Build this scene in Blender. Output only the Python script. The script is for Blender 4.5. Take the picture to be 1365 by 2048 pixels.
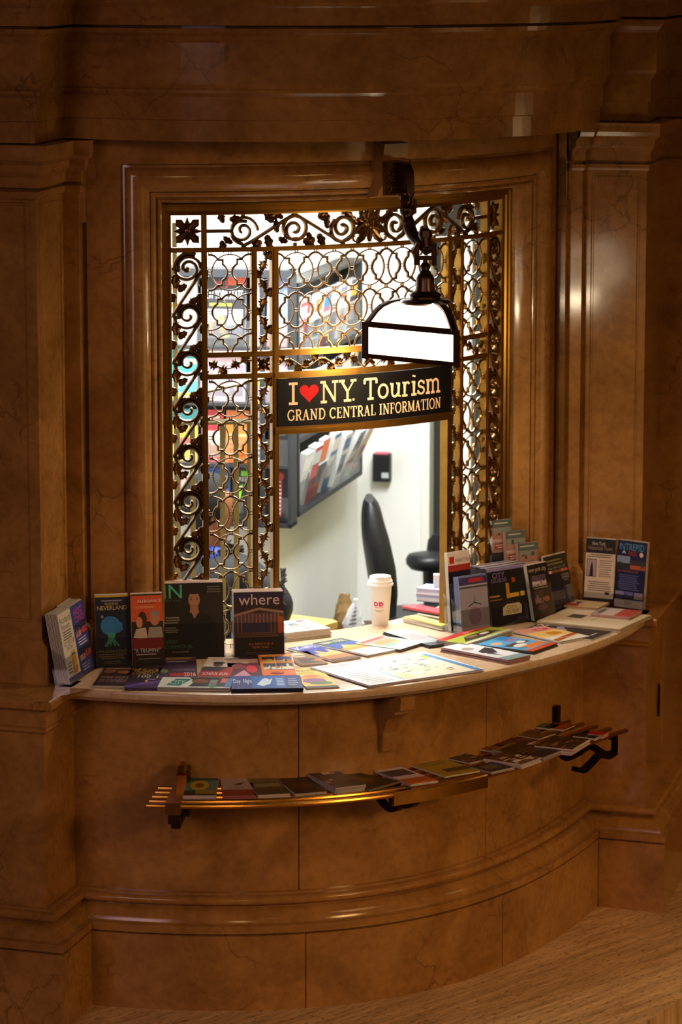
import bpy, bmesh, math, random
import numpy as np
from mathutils import Vector, Matrix
for o in list(bpy.data.objects): bpy.data.objects.remove(o)
SC = bpy.context.scene
COL = SC.collection
rnd = random.Random(7)
# ------------------------------------------------------------------ camera
F = 6872.6; PITCH = math.radians(9.4166); HC = 3.4623
cam_d = bpy.data.cameras.new('camera'); cam = bpy.data.objects.new('camera', cam_d); COL.objects.link(cam)
cam.location = (0, 0, HC); cam.rotation_euler = (math.radians(90) - PITCH, 0, 0)
cam_d.sensor_fit = 'VERTICAL'; cam_d.sensor_height = 36; cam_d.sensor_width = 24
cam_d.lens = F * 36 / 2048; cam_d.clip_end = 100
cam_d.dof.use_dof = True; cam_d.dof.focus_distance = 11.4; cam_d.dof.aperture_fstop = 3.2
SC.camera = cam
# ------------------------------------------------------------------ world, lights, exposure
SC.view_settings.view_transform = 'Standard'; SC.view_settings.look = 'None'
SC.view_settings.gamma = 1; SC.view_settings.use_curve_mapping = False
SC.view_settings.exposure = 0.0
W = bpy.data.worlds.new('hall'); SC.world = W; W.use_nodes = True
W.node_tree.nodes['Background'].inputs[0].default_value = (1.0, 0.50, 0.30, 1)
W.node_tree.nodes['Background'].inputs[1].default_value = 0.022

def area(name, loc, target, sx, sy, power, color, spread=None):
    d = bpy.data.lights.new(name, 'AREA'); d.shape = 'RECTANGLE'; d.size = sx; d.size_y = sy
    d.energy = power; d.color = color
    if spread: d.spread = math.radians(spread)
    o = bpy.data.objects.new(name, d); COL.objects.link(o); o.location = loc
    v = Vector(target) - Vector(loc); o.rotation_euler = v.to_track_quat('-Z', 'Y').to_euler()
    return o
# tungsten light of the hall, high on the right; cooler daylight from its far left windows
area('hall_light', (6.0, 4.6, 3.9), (0.0, 11.7, 0.4), 1.6, 1.0, 7.5, (1.0, 0.56, 0.20), 36)
area('hall_chandelier', (0.2, 0.8, 4.9), (-0.3, 11.5, 1.5), 0.9, 0.9, 3.4, (1.0, 0.60, 0.28), 50)
area('brass_reflection_fill', (5.6, 8.75, 0.95), (0.6, 11.2, 0.9), 2.2, 1.6, 13, (1.0, 0.62, 0.25))  # added fill, not a real window; gives the brass band a warm reflection
area('rod_highlight_fill', (4.6, 11.7, 2.5), (0.9, 11.8, 0.8), 0.5, 0.5, 2.2, (1.0, 0.66, 0.30))  # added unseen light that puts a highlight on the right-hand brass rods
area('floor_fill_light', (3.6, 8.8, 4.6), (2.4, 10.6, 0.0), 1.5, 1.5, 11, (1.0, 0.58, 0.24), 60)  # added downlight brightening the floor that the brass band mirrors
area('hall_daylight', (-4.6, 2.6, 4.2), (-0.6, 11.4, 1.0), 2.4, 2.4, 8, (1.0, 0.66, 0.70), 50)
area('hall_lantern', (1.2, 5.4, 4.6), (0.3, 11.6, 2.6), 0.12, 0.5, 1.6, (1.0, 0.66, 0.34))
# fluorescent light inside the booth
area('booth_tube_light', (-0.25, 12.45, 2.66), (-0.25, 12.55, 1.0), 1.2, 0.35, 60, (0.94, 0.98, 1.0))
area('booth_rear_light', (0.50, 13.05, 2.68), (0.40, 13.3, 1.0), 0.6, 0.5, 62, (0.96, 0.99, 1.0))

# ------------------------------------------------------------------ pixel -> place helpers (camera ray met with a real surface)
cP, sP = math.cos(PITCH), math.sin(PITCH)
def ray(px, py):
    a = (px - 682.5) / F; b = -(py - 1024) / F
    return np.array([a, cP + b * sP, -sP + b * cP])
def P(px, py, z):
    d = ray(px, py); t = (z - HC) / d[2]; return np.array([d[0] * t, d[1] * t])
def Zat(px, py, y):
    d = ray(px, py); t = y / d[1]; return np.array([d[0] * t, y, HC + d[2] * t])
def projx(x, y, z):
    dz = z - HC; d = y * cP - dz * sP; return 682.5 + F * x / d
def onplane(px, py, p0, dirn):
    """ray met with the vertical plane through p0 along dirn; returns xyz"""
    d = ray(px, py); n = np.array([dirn[1], -dirn[0]]); t = (np.array(p0[:2]) @ n) / (d[:2] @ n)
    return np.array([d[0] * t, d[1] * t, HC + d[2] * t])
# chord frame of the bow: U along the chord, N outward
M0 = np.array([0.0505, 11.53]); U = np.array([0.82756, 0.56138]); N = np.array([0.56138, -0.82756])
def UV(u, v): return M0 + u * U + v * N
def toUV(p): r = np.array(p[:2]) - M0; return np.array([r @ U, r @ N])
GC = UV(0.147, -1.413); GR = 1.318; S0 = -0.026
def cyl(th, r): return GC + r * (math.sin(th) * U + math.cos(th) * N)
# building axes
D1 = np.array([math.cos(math.radians(76)), math.sin(math.radians(76))])
D2 = np.array([math.cos(math.radians(-17)), math.sin(math.radians(-17))])

# ------------------------------------------------------------------ materials
def srgb(h):
    if isinstance(h, str):
        h = h.lstrip('#'); c = [int(h[i:i+2], 16) / 255 for i in (0, 2, 4)]
    else: c = list(h)
    return tuple(x / 12.92 if x <= 0.04045 else ((x + 0.055) / 1.055) ** 2.4 for x in c)
MATS = {}
def base_mat(name):
    m = bpy.data.materials.new(name); m.use_nodes = True
    return m, m.node_tree.nodes, m.node_tree.links, m.node_tree.nodes['Principled BSDF']
def plain(hexc, rough=0.5, metal=0.0, var=0.06, scale=30, coat=0.0, spec=0.5):
    key = ('plain', hexc, rough, metal, var, coat)
    if key in MATS: return MATS[key]
    m, n, l, b = base_mat('mat_%s' % str(hexc).lstrip('#'))
    c = srgb(hexc)
    tex = n.new('ShaderNodeTexNoise'); tex.inputs['Scale'].default_value = scale; tex.inputs['Detail'].default_value = 3
    tc = n.new('ShaderNodeTexCoord'); l.new(tc.outputs['Object'], tex.inputs['Vector'])
    mix = n.new('ShaderNodeMix'); mix.data_type = 'RGBA'
    mix.inputs[6].default_value = tuple(x * (1 - var) for x in c) + (1,); mix.inputs[7].default_value = tuple(min(1, x * (1 + var)) for x in c) + (1,)
    l.new(tex.outputs['Fac'], mix.inputs[0]); l.new(mix.outputs[2], b.inputs['Base Color'])
    b.inputs['Roughness'].default_value = rough; b.inputs['Metallic'].default_value = metal
    b.inputs['Coat Weight'].default_value = coat; b.inputs['Coat Roughness'].default_value = 0.12
    b.inputs['Specular IOR Level'].default_value = spec
    MATS[key] = m; return m
def ink(hexc):
    return plain(hexc, rough=0.38, var=0.03, scale=60)
def marble(name, c1, c2, vein, rough=0.3, scale=1.0, pits=0.0):
    m, n, l, b = base_mat(name)
    tc = n.new('ShaderNodeTexCoord')
    n1 = n.new('ShaderNodeTexNoise'); n1.inputs['Scale'].default_value = 3.2 * scale; n1.inputs['Detail'].default_value = 8; n1.inputs['Roughness'].default_value = 0.62
    n1.inputs['Distortion'].default_value = 0.8
    n2 = n.new('ShaderNodeTexNoise'); n2.inputs['Scale'].default_value = 38 * scale; n2.inputs['Detail'].default_value = 5
    l.new(tc.outputs['Object'], n1.inputs['Vector']); l.new(tc.outputs['Object'], n2.inputs['Vector'])
    r1 = n.new('ShaderNodeValToRGB'); r1.color_ramp.elements[0].position = 0.33; r1.color_ramp.elements[1].position = 0.68
    r1.color_ramp.elements[0].color = c1 + (1,); r1.color_ramp.elements[1].color = c2 + (1,)
    l.new(n1.outputs['Fac'], r1.inputs[0])
    # veins: voronoi cell borders bent by noise
    n3 = n.new('ShaderNodeTexNoise'); n3.inputs['Scale'].default_value = 5 * scale; n3.inputs['Detail'].default_value = 6
    l.new(tc.outputs['Object'], n3.inputs['Vector'])
    mx = n.new('ShaderNodeMix'); mx.data_type = 'VECTOR'; mx.inputs[0].default_value = 0.22
    l.new(tc.outputs['Object'], mx.inputs[4]); l.new(n3.outputs['Color'], mx.inputs[5])
    vo = n.new('ShaderNodeTexVoronoi'); vo.feature = 'DISTANCE_TO_EDGE'; vo.inputs['Scale'].default_value = 5.5 * scale
    l.new(mx.outputs[1], vo.inputs['Vector'])
    rv = n.new('ShaderNodeValToRGB'); rv.color_ramp.elements[0].position = 0.0; rv.color_ramp.elements[0].color = (1, 1, 1, 1)
    rv.color_ramp.elements[1].position = 0.02; rv.color_ramp.elements[1].color = (0, 0, 0, 1)
    l.new(vo.outputs['Distance'], rv.inputs[0])
    nm = n.new('ShaderNodeTexNoise'); nm.inputs['Scale'].default_value = 2.3 * scale; l.new(tc.outputs['Object'], nm.inputs['Vector'])
    rm = n.new('ShaderNodeValToRGB'); rm.color_ramp.elements[0].position = 0.48; rm.color_ramp.elements[1].position = 0.62
    l.new(nm.outputs['Fac'], rm.inputs[0])
    mu = n.new('ShaderNodeMath'); mu.operation = 'MULTIPLY'; l.new(rv.outputs[0], mu.inputs[0]); l.new(rm.outputs[0], mu.inputs[1])
    mu2 = n.new('ShaderNodeMath'); mu2.operation = 'MULTIPLY'; mu2.inputs[1].default_value = 0.5; l.new(mu.outputs[0], mu2.inputs[0])
    mc = n.new('ShaderNodeMix'); mc.data_type = 'RGBA'; mc.inputs[7].default_value = vein + (1,)
    l.new(mu2.outputs[0], mc.inputs[0]); l.new(r1.outputs[0], mc.inputs[6])
    # fine mottling
    mm = n.new('ShaderNodeMix'); mm.data_type = 'RGBA'; mm.blend_type = 'MULTIPLY'; mm.inputs[0].default_value = 0.5
    rr = n.new('ShaderNodeValToRGB'); rr.color_ramp.elements[0].position = 0.3; rr.color_ramp.elements[0].color = (0.62, 0.6, 0.58, 1); rr.color_ramp.elements[1].position = 0.6
    l.new(n2.outputs['Fac'], rr.inputs[0]); l.new(mc.outputs[2], mm.inputs[6]); l.new(rr.outputs[0], mm.inputs[7])
    l.new(mm.outputs[2], b.inputs['Base Color'])
    b.inputs['Roughness'].default_value = rough; b.inputs['Specular IOR Level'].default_value = 0.38
    bp = n.new('ShaderNodeBump'); bp.inputs['Strength'].default_value = 0.03; bp.inputs['Distance'].default_value = 0.002
    l.new(n2.outputs['Fac'], bp.inputs['Height']); l.new(bp.outputs[0], b.inputs['Normal'])
    return m
MARBLE = marble('tan_marble', (0.27, 0.125, 0.032), (0.47, 0.235, 0.068), (0.07, 0.028, 0.008), 0.14)
SLABM = marble('counter_marble', (0.58, 0.42, 0.27), (0.72, 0.55, 0.38), (0.30, 0.17, 0.09), 0.22, 1.4)
def travertine():
    m, n, l, b = base_mat('travertine_floor')
    tc = n.new('ShaderNodeTexCoord'); m0 = n.new('ShaderNodeMapping'); m0.inputs['Rotation'].default_value = (0, 0, math.radians(-48)); l.new(tc.outputs['Object'], m0.inputs['Vector'])
    mp = n.new('ShaderNodeMapping'); mp.inputs['Scale'].default_value = (1.3, 16, 1)
    l.new(m0.outputs[0], mp.inputs['Vector'])
    a = n.new('ShaderNodeTexNoise'); a.inputs['Scale'].default_value = 2; a.inputs['Detail'].default_value = 9; a.inputs['Roughness'].default_value = 0.7; l.new(mp.outputs[0], a.inputs['Vector'])
    r = n.new('ShaderNodeValToRGB'); r.color_ramp.elements[0].position = 0.28; r.color_ramp.elements[0].color = (0.30, 0.16, 0.06, 1)
    r.color_ramp.elements[1].position = 0.62; r.color_ramp.elements[1].color = (0.80, 0.54, 0.28, 1); l.new(a.outputs['Fac'], r.inputs[0])
    mp2 = n.new('ShaderNodeMapping'); mp2.inputs['Scale'].default_value = (12, 46, 1); l.new(m0.outputs[0], mp2.inputs['Vector'])
    c = n.new('ShaderNodeTexNoise'); c.inputs['Scale'].default_value = 2.4; c.inputs['Detail'].default_value = 4; l.new(mp2.outputs[0], c.inputs['Vector'])
    r2 = n.new('ShaderNodeValToRGB'); r2.color_ramp.elements[0].position = 0.33; r2.color_ramp.elements[0].color = (0.25, 0.2, 0.15, 1); r2.color_ramp.elements[1].position = 0.45; l.new(c.outputs['Fac'], r2.inputs[0])
    mm = n.new('ShaderNodeMix'); mm.data_type = 'RGBA'; mm.blend_type = 'MULTIPLY'; mm.inputs[0].default_value = 0.8
    l.new(r.outputs[0], mm.inputs[6]); l.new(r2.outputs[0], mm.inputs[7]); l.new(mm.outputs[2], b.inputs['Base Color'])
    b.inputs['Roughness'].default_value = 0.5
    bp = n.new('ShaderNodeBump'); bp.inputs['Strength'].default_value = 0.3; bp.inputs['Distance'].default_value = 0.003; l.new(r2.outputs[0], bp.inputs['Height']); l.new(bp.outputs[0], b.inputs['Normal'])
    return m
TRAV = travertine()
def metal(name, c, rough, var=0.3, scale=25, met=1.0):
    m, n, l, b = base_mat(name)
    tc = n.new('ShaderNodeTexCoord'); t = n.new('ShaderNodeTexNoise'); t.inputs['Scale'].default_value = scale; t.inputs['Detail'].default_value = 6; l.new(tc.outputs['Object'], t.inputs['Vector'])
    mix = n.new('ShaderNodeMix'); mix.data_type = 'RGBA'; mix.inputs[6].default_value = tuple(x * (1 - var) for x in c) + (1,); mix.inputs[7].default_value = tuple(min(1, x * (1 + var)) for x in c) + (1,)
    l.new(t.outputs['Fac'], mix.inputs[0]); l.new(mix.outputs[2], b.inputs['Base Color'])
    b.inputs['Metallic'].default_value = met; b.inputs['Roughness'].default_value = rough
    return m
BRASS = metal('aged_brass', (0.30, 0.15, 0.028), 0.36, 0.25)
GILT = metal('gilt_bronze', (0.20, 0.105, 0.035), 0.33, 0.35, 60)
BRONZE = metal('dark_bronze', (0.095, 0.055, 0.04), 0.32, 0.3)
SHELFB = metal('polished_brass', (0.55, 0.27, 0.05), 0.26, 0.3)
IRON = metal('black_iron', (0.03, 0.02, 0.015), 0.45, 0.3)
def glow(name, c, strength):
    m, n, l, b = base_mat(name)
    b.inputs['Base Color'].default_value = (0.9, 0.85, 0.75, 1); b.inputs['Roughness'].default_value = 0.3
    b.inputs['Emission Color'].default_value = c + (1,)
    tc = n.new('ShaderNodeTexCoord'); t = n.new('ShaderNodeTexNoise'); t.inputs['Scale'].default_value = 8; l.new(tc.outputs['Object'], t.inputs['Vector'])
    mr = n.new('ShaderNodeMapRange'); mr.inputs['To Min'].default_value = strength * 0.93; mr.inputs['To Max'].default_value = strength * 1.07
    l.new(t.outputs['Fac'], mr.inputs[0]); l.new(mr.outputs[0], b.inputs['Emission Strength'])
    return m
LAMPG = glow('opal_glass', (1.0, 0.78, 0.50), 8.0)
def acrylic():
    m, n, l, b = base_mat('clear_acrylic')
    out = [x for x in n if x.type == 'OUTPUT_MATERIAL'][0]
    tr = n.new('ShaderNodeBsdfTransparent'); tr.inputs[0].default_value = (0.93, 0.94, 0.95, 1)
    gl = n.new('ShaderNodeBsdfGlossy'); gl.inputs['Roughness'].default_value = 0.08
    fr = n.new('ShaderNodeFresnel'); fr.inputs[0].default_value = 1.49
    ns = n.new('ShaderNodeTexNoise'); ns.inputs['Scale'].default_value = 18
    ad = n.new('ShaderNodeMath'); ad.operation = 'MULTIPLY_ADD'; ad.inputs[1].default_value = 0.06; l.new(ns.outputs['Fac'], ad.inputs[0]); l.new(fr.outputs[0], ad.inputs[2])
    mn = n.new('ShaderNodeMath'); mn.operation = 'MINIMUM'; mn.inputs[1].default_value = 0.16; l.new(ad.outputs[0], mn.inputs[0]); ad = mn
    mx = n.new('ShaderNodeMixShader'); l.new(ad.outputs[0], mx.inputs[0]); l.new(tr.outputs[0], mx.inputs[1]); l.new(gl.outputs[0], mx.inputs[2])
    l.new(mx.outputs[0], out.inputs['Surface'])
    return m
ACR = acrylic()
def pages_mat(hexc='#d8d2c6'):
    key = ('pages', hexc)
    if key in MATS: return MATS[key]
    m, n, l, b = base_mat('paper_edges')
    tc = n.new('ShaderNodeTexCoord'); w = n.new('ShaderNodeTexWave'); w.bands_direction = 'Z'; w.inputs['Scale'].default_value = 90; w.inputs['Distortion'].default_value = 1.5; w.inputs['Detail Scale'].default_value = 0.4
    l.new(tc.outputs['Object'], w.inputs['Vector'])
    c = srgb(hexc); mix = n.new('ShaderNodeMix'); mix.data_type = 'RGBA'; mix.inputs[6].default_value = tuple(x * 0.5 for x in c) + (1,); mix.inputs[7].default_value = c + (1,)
    l.new(w.outputs['Fac'], mix.inputs[0]); l.new(mix.outputs[2], b.inputs['Base Color']); b.inputs['Roughness'].default_value = 0.7
    MATS[key] = m; return m
WALLM = plain('#f2f2ee', 0.6, var=0.04, scale=6)
PLASTIC = plain('#1b1c20', 0.45, var=0.15)
RACKM = plain('#2b2d33', 0.5, var=0.15)
LEATHER = plain('#1c1d21', 0.42, var=0.25, scale=60)
OLIVE = plain('#7a6c3a', 0.55, var=0.1)

# ------------------------------------------------------------------ mesh builder
class MB:
    def __init__(s): s.v = []; s.f = []; s.m = []; s.mats = []
    def mi(s, mat):
        if mat is None: return 0
        if mat not in s.mats: s.mats.append(mat)
        return s.mats.index(mat)
    def add(s, vs, fs, mat=None):
        b = len(s.v); i = s.mi(mat)
        s.v += [tuple(map(float, p)) for p in vs]
        for f in fs: s.f.append(tuple(b + k for k in f)); s.m.append(i)
    def box(s, a, b, mat=None, M=None):
        x0, y0, z0 = a; x1, y1, z1 = b
        vs = [(x0,y0,z0),(x1,y0,z0),(x1,y1,z0),(x0,y1,z0),(x0,y0,z1),(x1,y0,z1),(x1,y1,z1),(x0,y1,z1)]
        if M is not None: vs = [tuple(M @ Vector(p)) for p in vs]
        s.add(vs, [(0,3,2,1),(4,5,6,7),(0,1,5,4),(1,2,6,5),(2,3,7,6),(3,0,4,7)], mat)
    def prism(s, poly, z0, z1, mat=None, M=None):
        n = len(poly); vs = [(p[0], p[1], z0) for p in poly] + [(p[0], p[1], z1) for p in poly]
        if M is not None: vs = [tuple(M @ Vector(p)) for p in vs]
        s.add(vs, [tuple(range(n))[::-1], tuple(range(n, 2*n))] + [(i, (i+1) % n, n + (i+1) % n, n + i) for i in range(n)], mat)
    def tube(s, pts, r, n=8, mat=None, cap=True):
        pts = [Vector(p) for p in pts]; rs = r if isinstance(r, (list, tuple)) else [r] * len(pts)
        b = []; vs = []; up = Vector((0, 0, 1))
        for i, p in enumerate(pts):
            t = (pts[min(i+1, len(pts)-1)] - pts[max(i-1, 0)]).normalized()
            a = t.cross(up)
            if a.length < 1e-3: a = t.cross(Vector((1, 0, 0)))
            a.normalize(); c = a.cross(t).normalized()
            for k in range(n):
                an = 2*math.pi*k/n; vs.append(p + rs[i]*(math.cos(an)*a + math.sin(an)*c))
        fs = []
        for i in range(len(pts)-1):
            for k in range(n): fs.append((i*n+k, i*n+(k+1) % n, (i+1)*n+(k+1) % n, (i+1)*n+k))
        if cap: fs += [tuple(range(n))[::-1], tuple(range((len(pts)-1)*n, len(pts)*n))]
        s.add(vs, fs, mat)
    def lathe(s, prof, c=(0,0,0), n=24, mat=None):
        vs = []; fs = []
        for r, z in prof:
            for k in range(n):
                a = 2*math.pi*k/n; vs.append((c[0]+r*math.cos(a), c[1]+r*math.sin(a), c[2]+z))
        for i in range(len(prof)-1):
            for k in range(n): fs.append((i*n+k, i*n+(k+1) % n, (i+1)*n+(k+1) % n, (i+1)*n+k))
        fs += [tuple(range(n))[::-1], tuple(range((len(prof)-1)*n, len(prof)*n))]
        s.add(vs, fs, mat)
    def loft(s, rows, mat=None, closed=False):
        n = len(rows[0]); vs = [p for r in rows for p in r]; fs = []
        for i in range(len(rows)-1):
            for k in range(n if closed else n-1): fs.append((i*n+k, i*n+(k+1) % n, (i+1)*n+(k+1) % n, (i+1)*n+k))
        s.add(vs, fs, mat)
    def build(s, name, mat=None, parent=None, smooth=False, normals=True, loc=None, bevel=0):
        me = bpy.data.meshes.new(name); me.from_pydata(s.v, [], s.f)
        ms = s.mats if s.mats else [mat]
        for m in ms: me.materials.append(m)
        if s.mats: me.polygons.foreach_set('material_index', s.m)
        if loc is not None: me.transform(Matrix.Translation(-Vector(loc)))
        bm = bmesh.new(); bm.from_mesh(me)
        if normals: bmesh.ops.recalc_face_normals(bm, faces=bm.faces)
        bm.to_mesh(me); bm.free()
        if smooth:
            me.polygons.foreach_set('use_smooth', [True]*len(me.polygons))
            if smooth != 'all':
                try: me.set_sharp_from_angle(angle=math.radians(35))
                except Exception: pass
        o = bpy.data.objects.new(name, me); COL.objects.link(o)
        if loc is not None: o.location = loc
        if parent: o.parent = parent
        if bevel:
            md = o.modifiers.new('bevel', 'BEVEL'); md.width = bevel; md.segments = 2; md.limit_method = 'ANGLE'
        return o
def tag(o, label=None, cat=None, group=None, kind=None):
    if label: o['label'] = label
    if cat: o['category'] = cat
    if group: o['group'] = group
    if kind: o['kind'] = kind
    return o
def thing(name, label, cat, loc=(0,0,0), rz=0, group=None):
    o = bpy.data.objects.new(name, None); COL.objects.link(o); o.empty_display_size = 0.05
    o.location = loc; o.rotation_euler = (0, 0, rz); return tag(o, label, cat, group)
def struct(o): o['kind'] = 'structure'; return o
def offset_path(pts, d):
    """mitred offset to the right-hand side (towards the hall) of a path running left to right"""
    pts = [np.array(p, float) for p in pts]; out = []
    for i, p in enumerate(pts):
        ns = []
        if i > 0: t = pts[i]-pts[i-1]; t /= np.linalg.norm(t); ns.append(np.array([t[1], -t[0]]))
        if i < len(pts)-1: t = pts[i+1]-pts[i]; t /= np.linalg.norm(t); ns.append(np.array([t[1], -t[0]]))
        if len(ns) == 1: out.append(p + d*ns[0])
        else:
            b = ns[0]+ns[1]; b /= np.linalg.norm(b); out.append(p + d*b/max(0.35, b @ ns[0]))
    return out
def sweep(path, prof, mat=None, mb=None):
    mb = mb or MB(); mb.loft([[tuple(q)+(z,) for q in offset_path(path, d)] for d, z in prof], mat); return mb
def arc3(pa, pm, pb, n):
    """circle arc through three plan points"""
    (ax, ay), (bx, by), (cx, cy) = pa, pm, pb
    d = 2*(ax*(by-cy)+bx*(cy-ay)+cx*(ay-by))
    ux = ((ax*ax+ay*ay)*(by-cy)+(bx*bx+by*by)*(cy-ay)+(cx*cx+cy*cy)*(ay-by))/d
    uy = ((ax*ax+ay*ay)*(cx-bx)+(bx*bx+by*by)*(ax-cx)+(cx*cx+cy*cy)*(bx-ax))/d
    c = np.array([ux, uy]); a0 = math.atan2(ay-uy, ax-ux); am = math.atan2(by-uy, bx-ux); a1 = math.atan2(cy-uy, cx-ux)
    r = math.hypot(ax-ux, ay-uy)
    if am < a0: am += 2*math.pi
    if a1 < am: a1 += 2*math.pi
    if a1 - a0 > 2*math.pi: a1 -= 2*math.pi
    return [c + r*np.array([math.cos(a0+(a1-a0)*i/n), math.sin(a0+(a1-a0)*i/n)]) for i in range(n+1)]
def fitcurve(pxs, z, u0, u1, n=60, deg=4):
    q = np.array([toUV(P(a, b, z)) for a, b in pxs]); c = np.polyfit(q[:, 0], q[:, 1], deg)
    us = np.linspace(u0, u1, n+1); return [UV(u, np.polyval(c, u)) for u in us]
def cat2(pts, n=8, closed=False):
    pts = [np.array(p, float) for p in pts]; out = []; L = len(pts)
    rng = range(L if closed else L-1)
    for i in rng:
        p0 = pts[(i-1) % L] if closed or i > 0 else pts[0]; p1 = pts[i]; p2 = pts[(i+1) % L]; p3 = pts[(i+2) % L] if closed or i+2 < L else pts[-1]
        for k in range(n):
            t = k/n; out.append(0.5*((2*p1)+(-p0+p2)*t+(2*p0-5*p1+4*p2-p3)*t*t+(-p0+3*p1-3*p2+p3)*t**3))
    if not closed: out.append(pts[-1])
    return out
# ================================================================== MASONRY
FL_PX = [(176,2016),(315,2022),(500,2023),(612,2019),(865,1977),(1006,1930),(1085,1901),(1158,1849),(1196,1811)]
SB_PX = [(152,1776),(315,1783),(500,1791),(865,1745),(973,1712),(1048,1679),(1121,1635),(1165,1600)]
aL = P(92.5, 1821, 0.37); jL = P(151.5, 1774, 0.37); jR = P(1164.5, 1600, 0.37); aR = P(1290.5, 1611, 0.37)
dado_arc = fitcurve(SB_PX, 0.37, toUV(jL)[0], toUV(jR)[0])
dado_arc[0] = jL; dado_arc[-1] = jR
farL = aL - 1.6*np.array([math.cos(math.radians(-19)), math.sin(math.radians(-19))])
bR = aR + 0.85*D1; farR = bR + 1.6*D2
def with_joints(arc, pxs, z):
    """cut narrow joints into a plan arc at the given image columns"""
    out = []; xs = [projx(p[0], p[1], z) for p in arc]
    for i in range(len(arc)-1):
        out.append(arc[i])
        for X in pxs:
            if xs[i] <= X < xs[i+1]:
                t = (X-xs[i])/(xs[i+1]-xs[i]); q = arc[i]+t*(arc[i+1]-arc[i]); d = arc[i+1]-arc[i]; d = d/np.linalg.norm(d); nn = np.array([d[1], -d[0]])
                out += [q-0.0022*d, q-0.001*d-0.006*nn, q+0.001*d-0.006*nn, q+0.0022*d]
    out.append(arc[-1]); return out
# curved dado under the counter
da = with_joints(dado_arc, [598, 973], 0.7)
mb = MB(); mb.loft([[tuple(p)+(z,) for p in da] for z in (0.365, 1.035)])
struct(mb.build('wall_front', MARBLE, smooth=True))
# base moulding: plinth, fillet, cyma, torus, all along piers and bow
pl_path = [farL, aL, jL] + dado_arc[1:-1] + [jR, aR, bR, farR]
PL = 0.088
prof = [(PL, -0.02), (PL, 0.252), (PL-0.012, 0.254), (PL-0.012, 0.258), (PL+0.002, 0.260), (PL+0.002, 0.286), (PL-0.012, 0.287), (0.070, 0.290), (0.066, 0.304), (0.056, 0.318), (0.042, 0.328), (0.026, 0.334), (0.026, 0.343)]
prof += [(0.036+0.014*math.sin(a), 0.357-0.014*math.cos(a)) for a in [math.pi*k/6 for k in range(7)]]
prof += [(0.018, 0.371), (0.018, 0.379), (-0.001, 0.380)]
def jointed_sweep(path, prof, pxs, z):
    rows = []
    for d, zz in prof:
        q = offset_path(path, d); core = q[2:-3]; core = with_joints([np.array(c) for c in core], pxs, z); rows.append([tuple(p)+(zz,) for p in q[:2]+core+q[-3:]])
    n = min(len(r) for r in rows)
    assert all(len(r) == n for r in rows)
    return rows
plq = [farL, aL, jL] + dado_arc[1:-1] + [jR, aR, bR, farR]
mb = MB(); mb.loft(jointed_sweep(plq, prof[:3], [612, 1006], 0.1)); mb.loft([[tuple(q)+(z,) for q in offset_path(plq, d)] for d, z in prof[2:]])
struct(mb.build('baseboard_front', MARBLE, smooth=True))
# pedestals of both piers
ped = [(0, 0.375), (0, 0.952), (0.004, 0.956), (0.010, 0.960), (0.012, 0.964), (0.008, 0.970), (0.012, 0.978), (0.014, 0.980), (0.014, 1.035), (0.016, 1.037), (0.036, 1.039), (0.040, 1.043), (0.040, 1.062), (0.036, 1.069), (0.03, 1.07), (-0.20, 1.07)]
mbL = sweep([farL, aL, jL - 0.0*D1], ped); mbR = sweep([jR, aR, bR, farR], ped)
# upper piers
def walk(a, steps, z):
    out = [np.array(a, float)]
    for d, px in steps:
        d = np.array(d)/np.linalg.norm(d)
        ts = np.linspace(0, 0.6, 3001); xs = [abs(projx(*(out[-1]+d*t), z)-px) for t in ts]; out.append(out[-1]+d*ts[int(np.argmin(xs))])
    return out
th = math.radians(44.5); c1, s1 = math.cos(th), math.sin(th); thR = math.radians(50); c2, s2 = math.cos(thR), math.sin(thR)
def dUV(a, b): return a*U + b*N
K = UV(-1.205, -0.035)*1.0108; KR = UV(1.273, -0.024)*1.0095
Lw = walk(K, [(dUV(c1, -s1), 132), (dUV(s1, c1), 162), (dUV(c1, -s1), 170), (dUV(s1, c1), 200), (dUV(c1, -s1), 206)], 2.0)
Rw = walk(KR, [(dUV(-c2, -s2), 1167)], 2.0)
Rw += [Rw[-1] + 0.045*dUV(-s2, c2)]; Rw += [Rw[-1] + 0.050*dUV(-c2, -s2)]; Rw += [Rw[-1] + 0.045*dUV(-s2, c2)]; Rw += [Rw[-1] + 0.03*dUV(-c2, -s2)]
Lend = cyl(-0.735, 1.44); Rend = cyl(0.735, 1.44)
print('PIER', [toUV(p) for p in Lw], [toUV(p) for p in Rw], toUV(Lend), toUV(Rend))
kfL = K - 1.5*np.array([math.cos(math.radians(-19)), math.sin(math.radians(-19))])
kbR = KR + 0.345*D1; kfR = kbR + 1.5*D2
pathL = [kfL] + Lw + [Lend]; pathR = [Rend] + Rw[::-1] + [kbR, kfR]
cb = [(0.024, 1.068), (0.024, 1.185), (0.020, 1.192), (0.008, 1.205), (0.004, 1.212), (0, 1.214)]
for p, m_ in ((pathL, mbL), (pathR, mbR)): sweep(p, cb, mb=m_)
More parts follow.
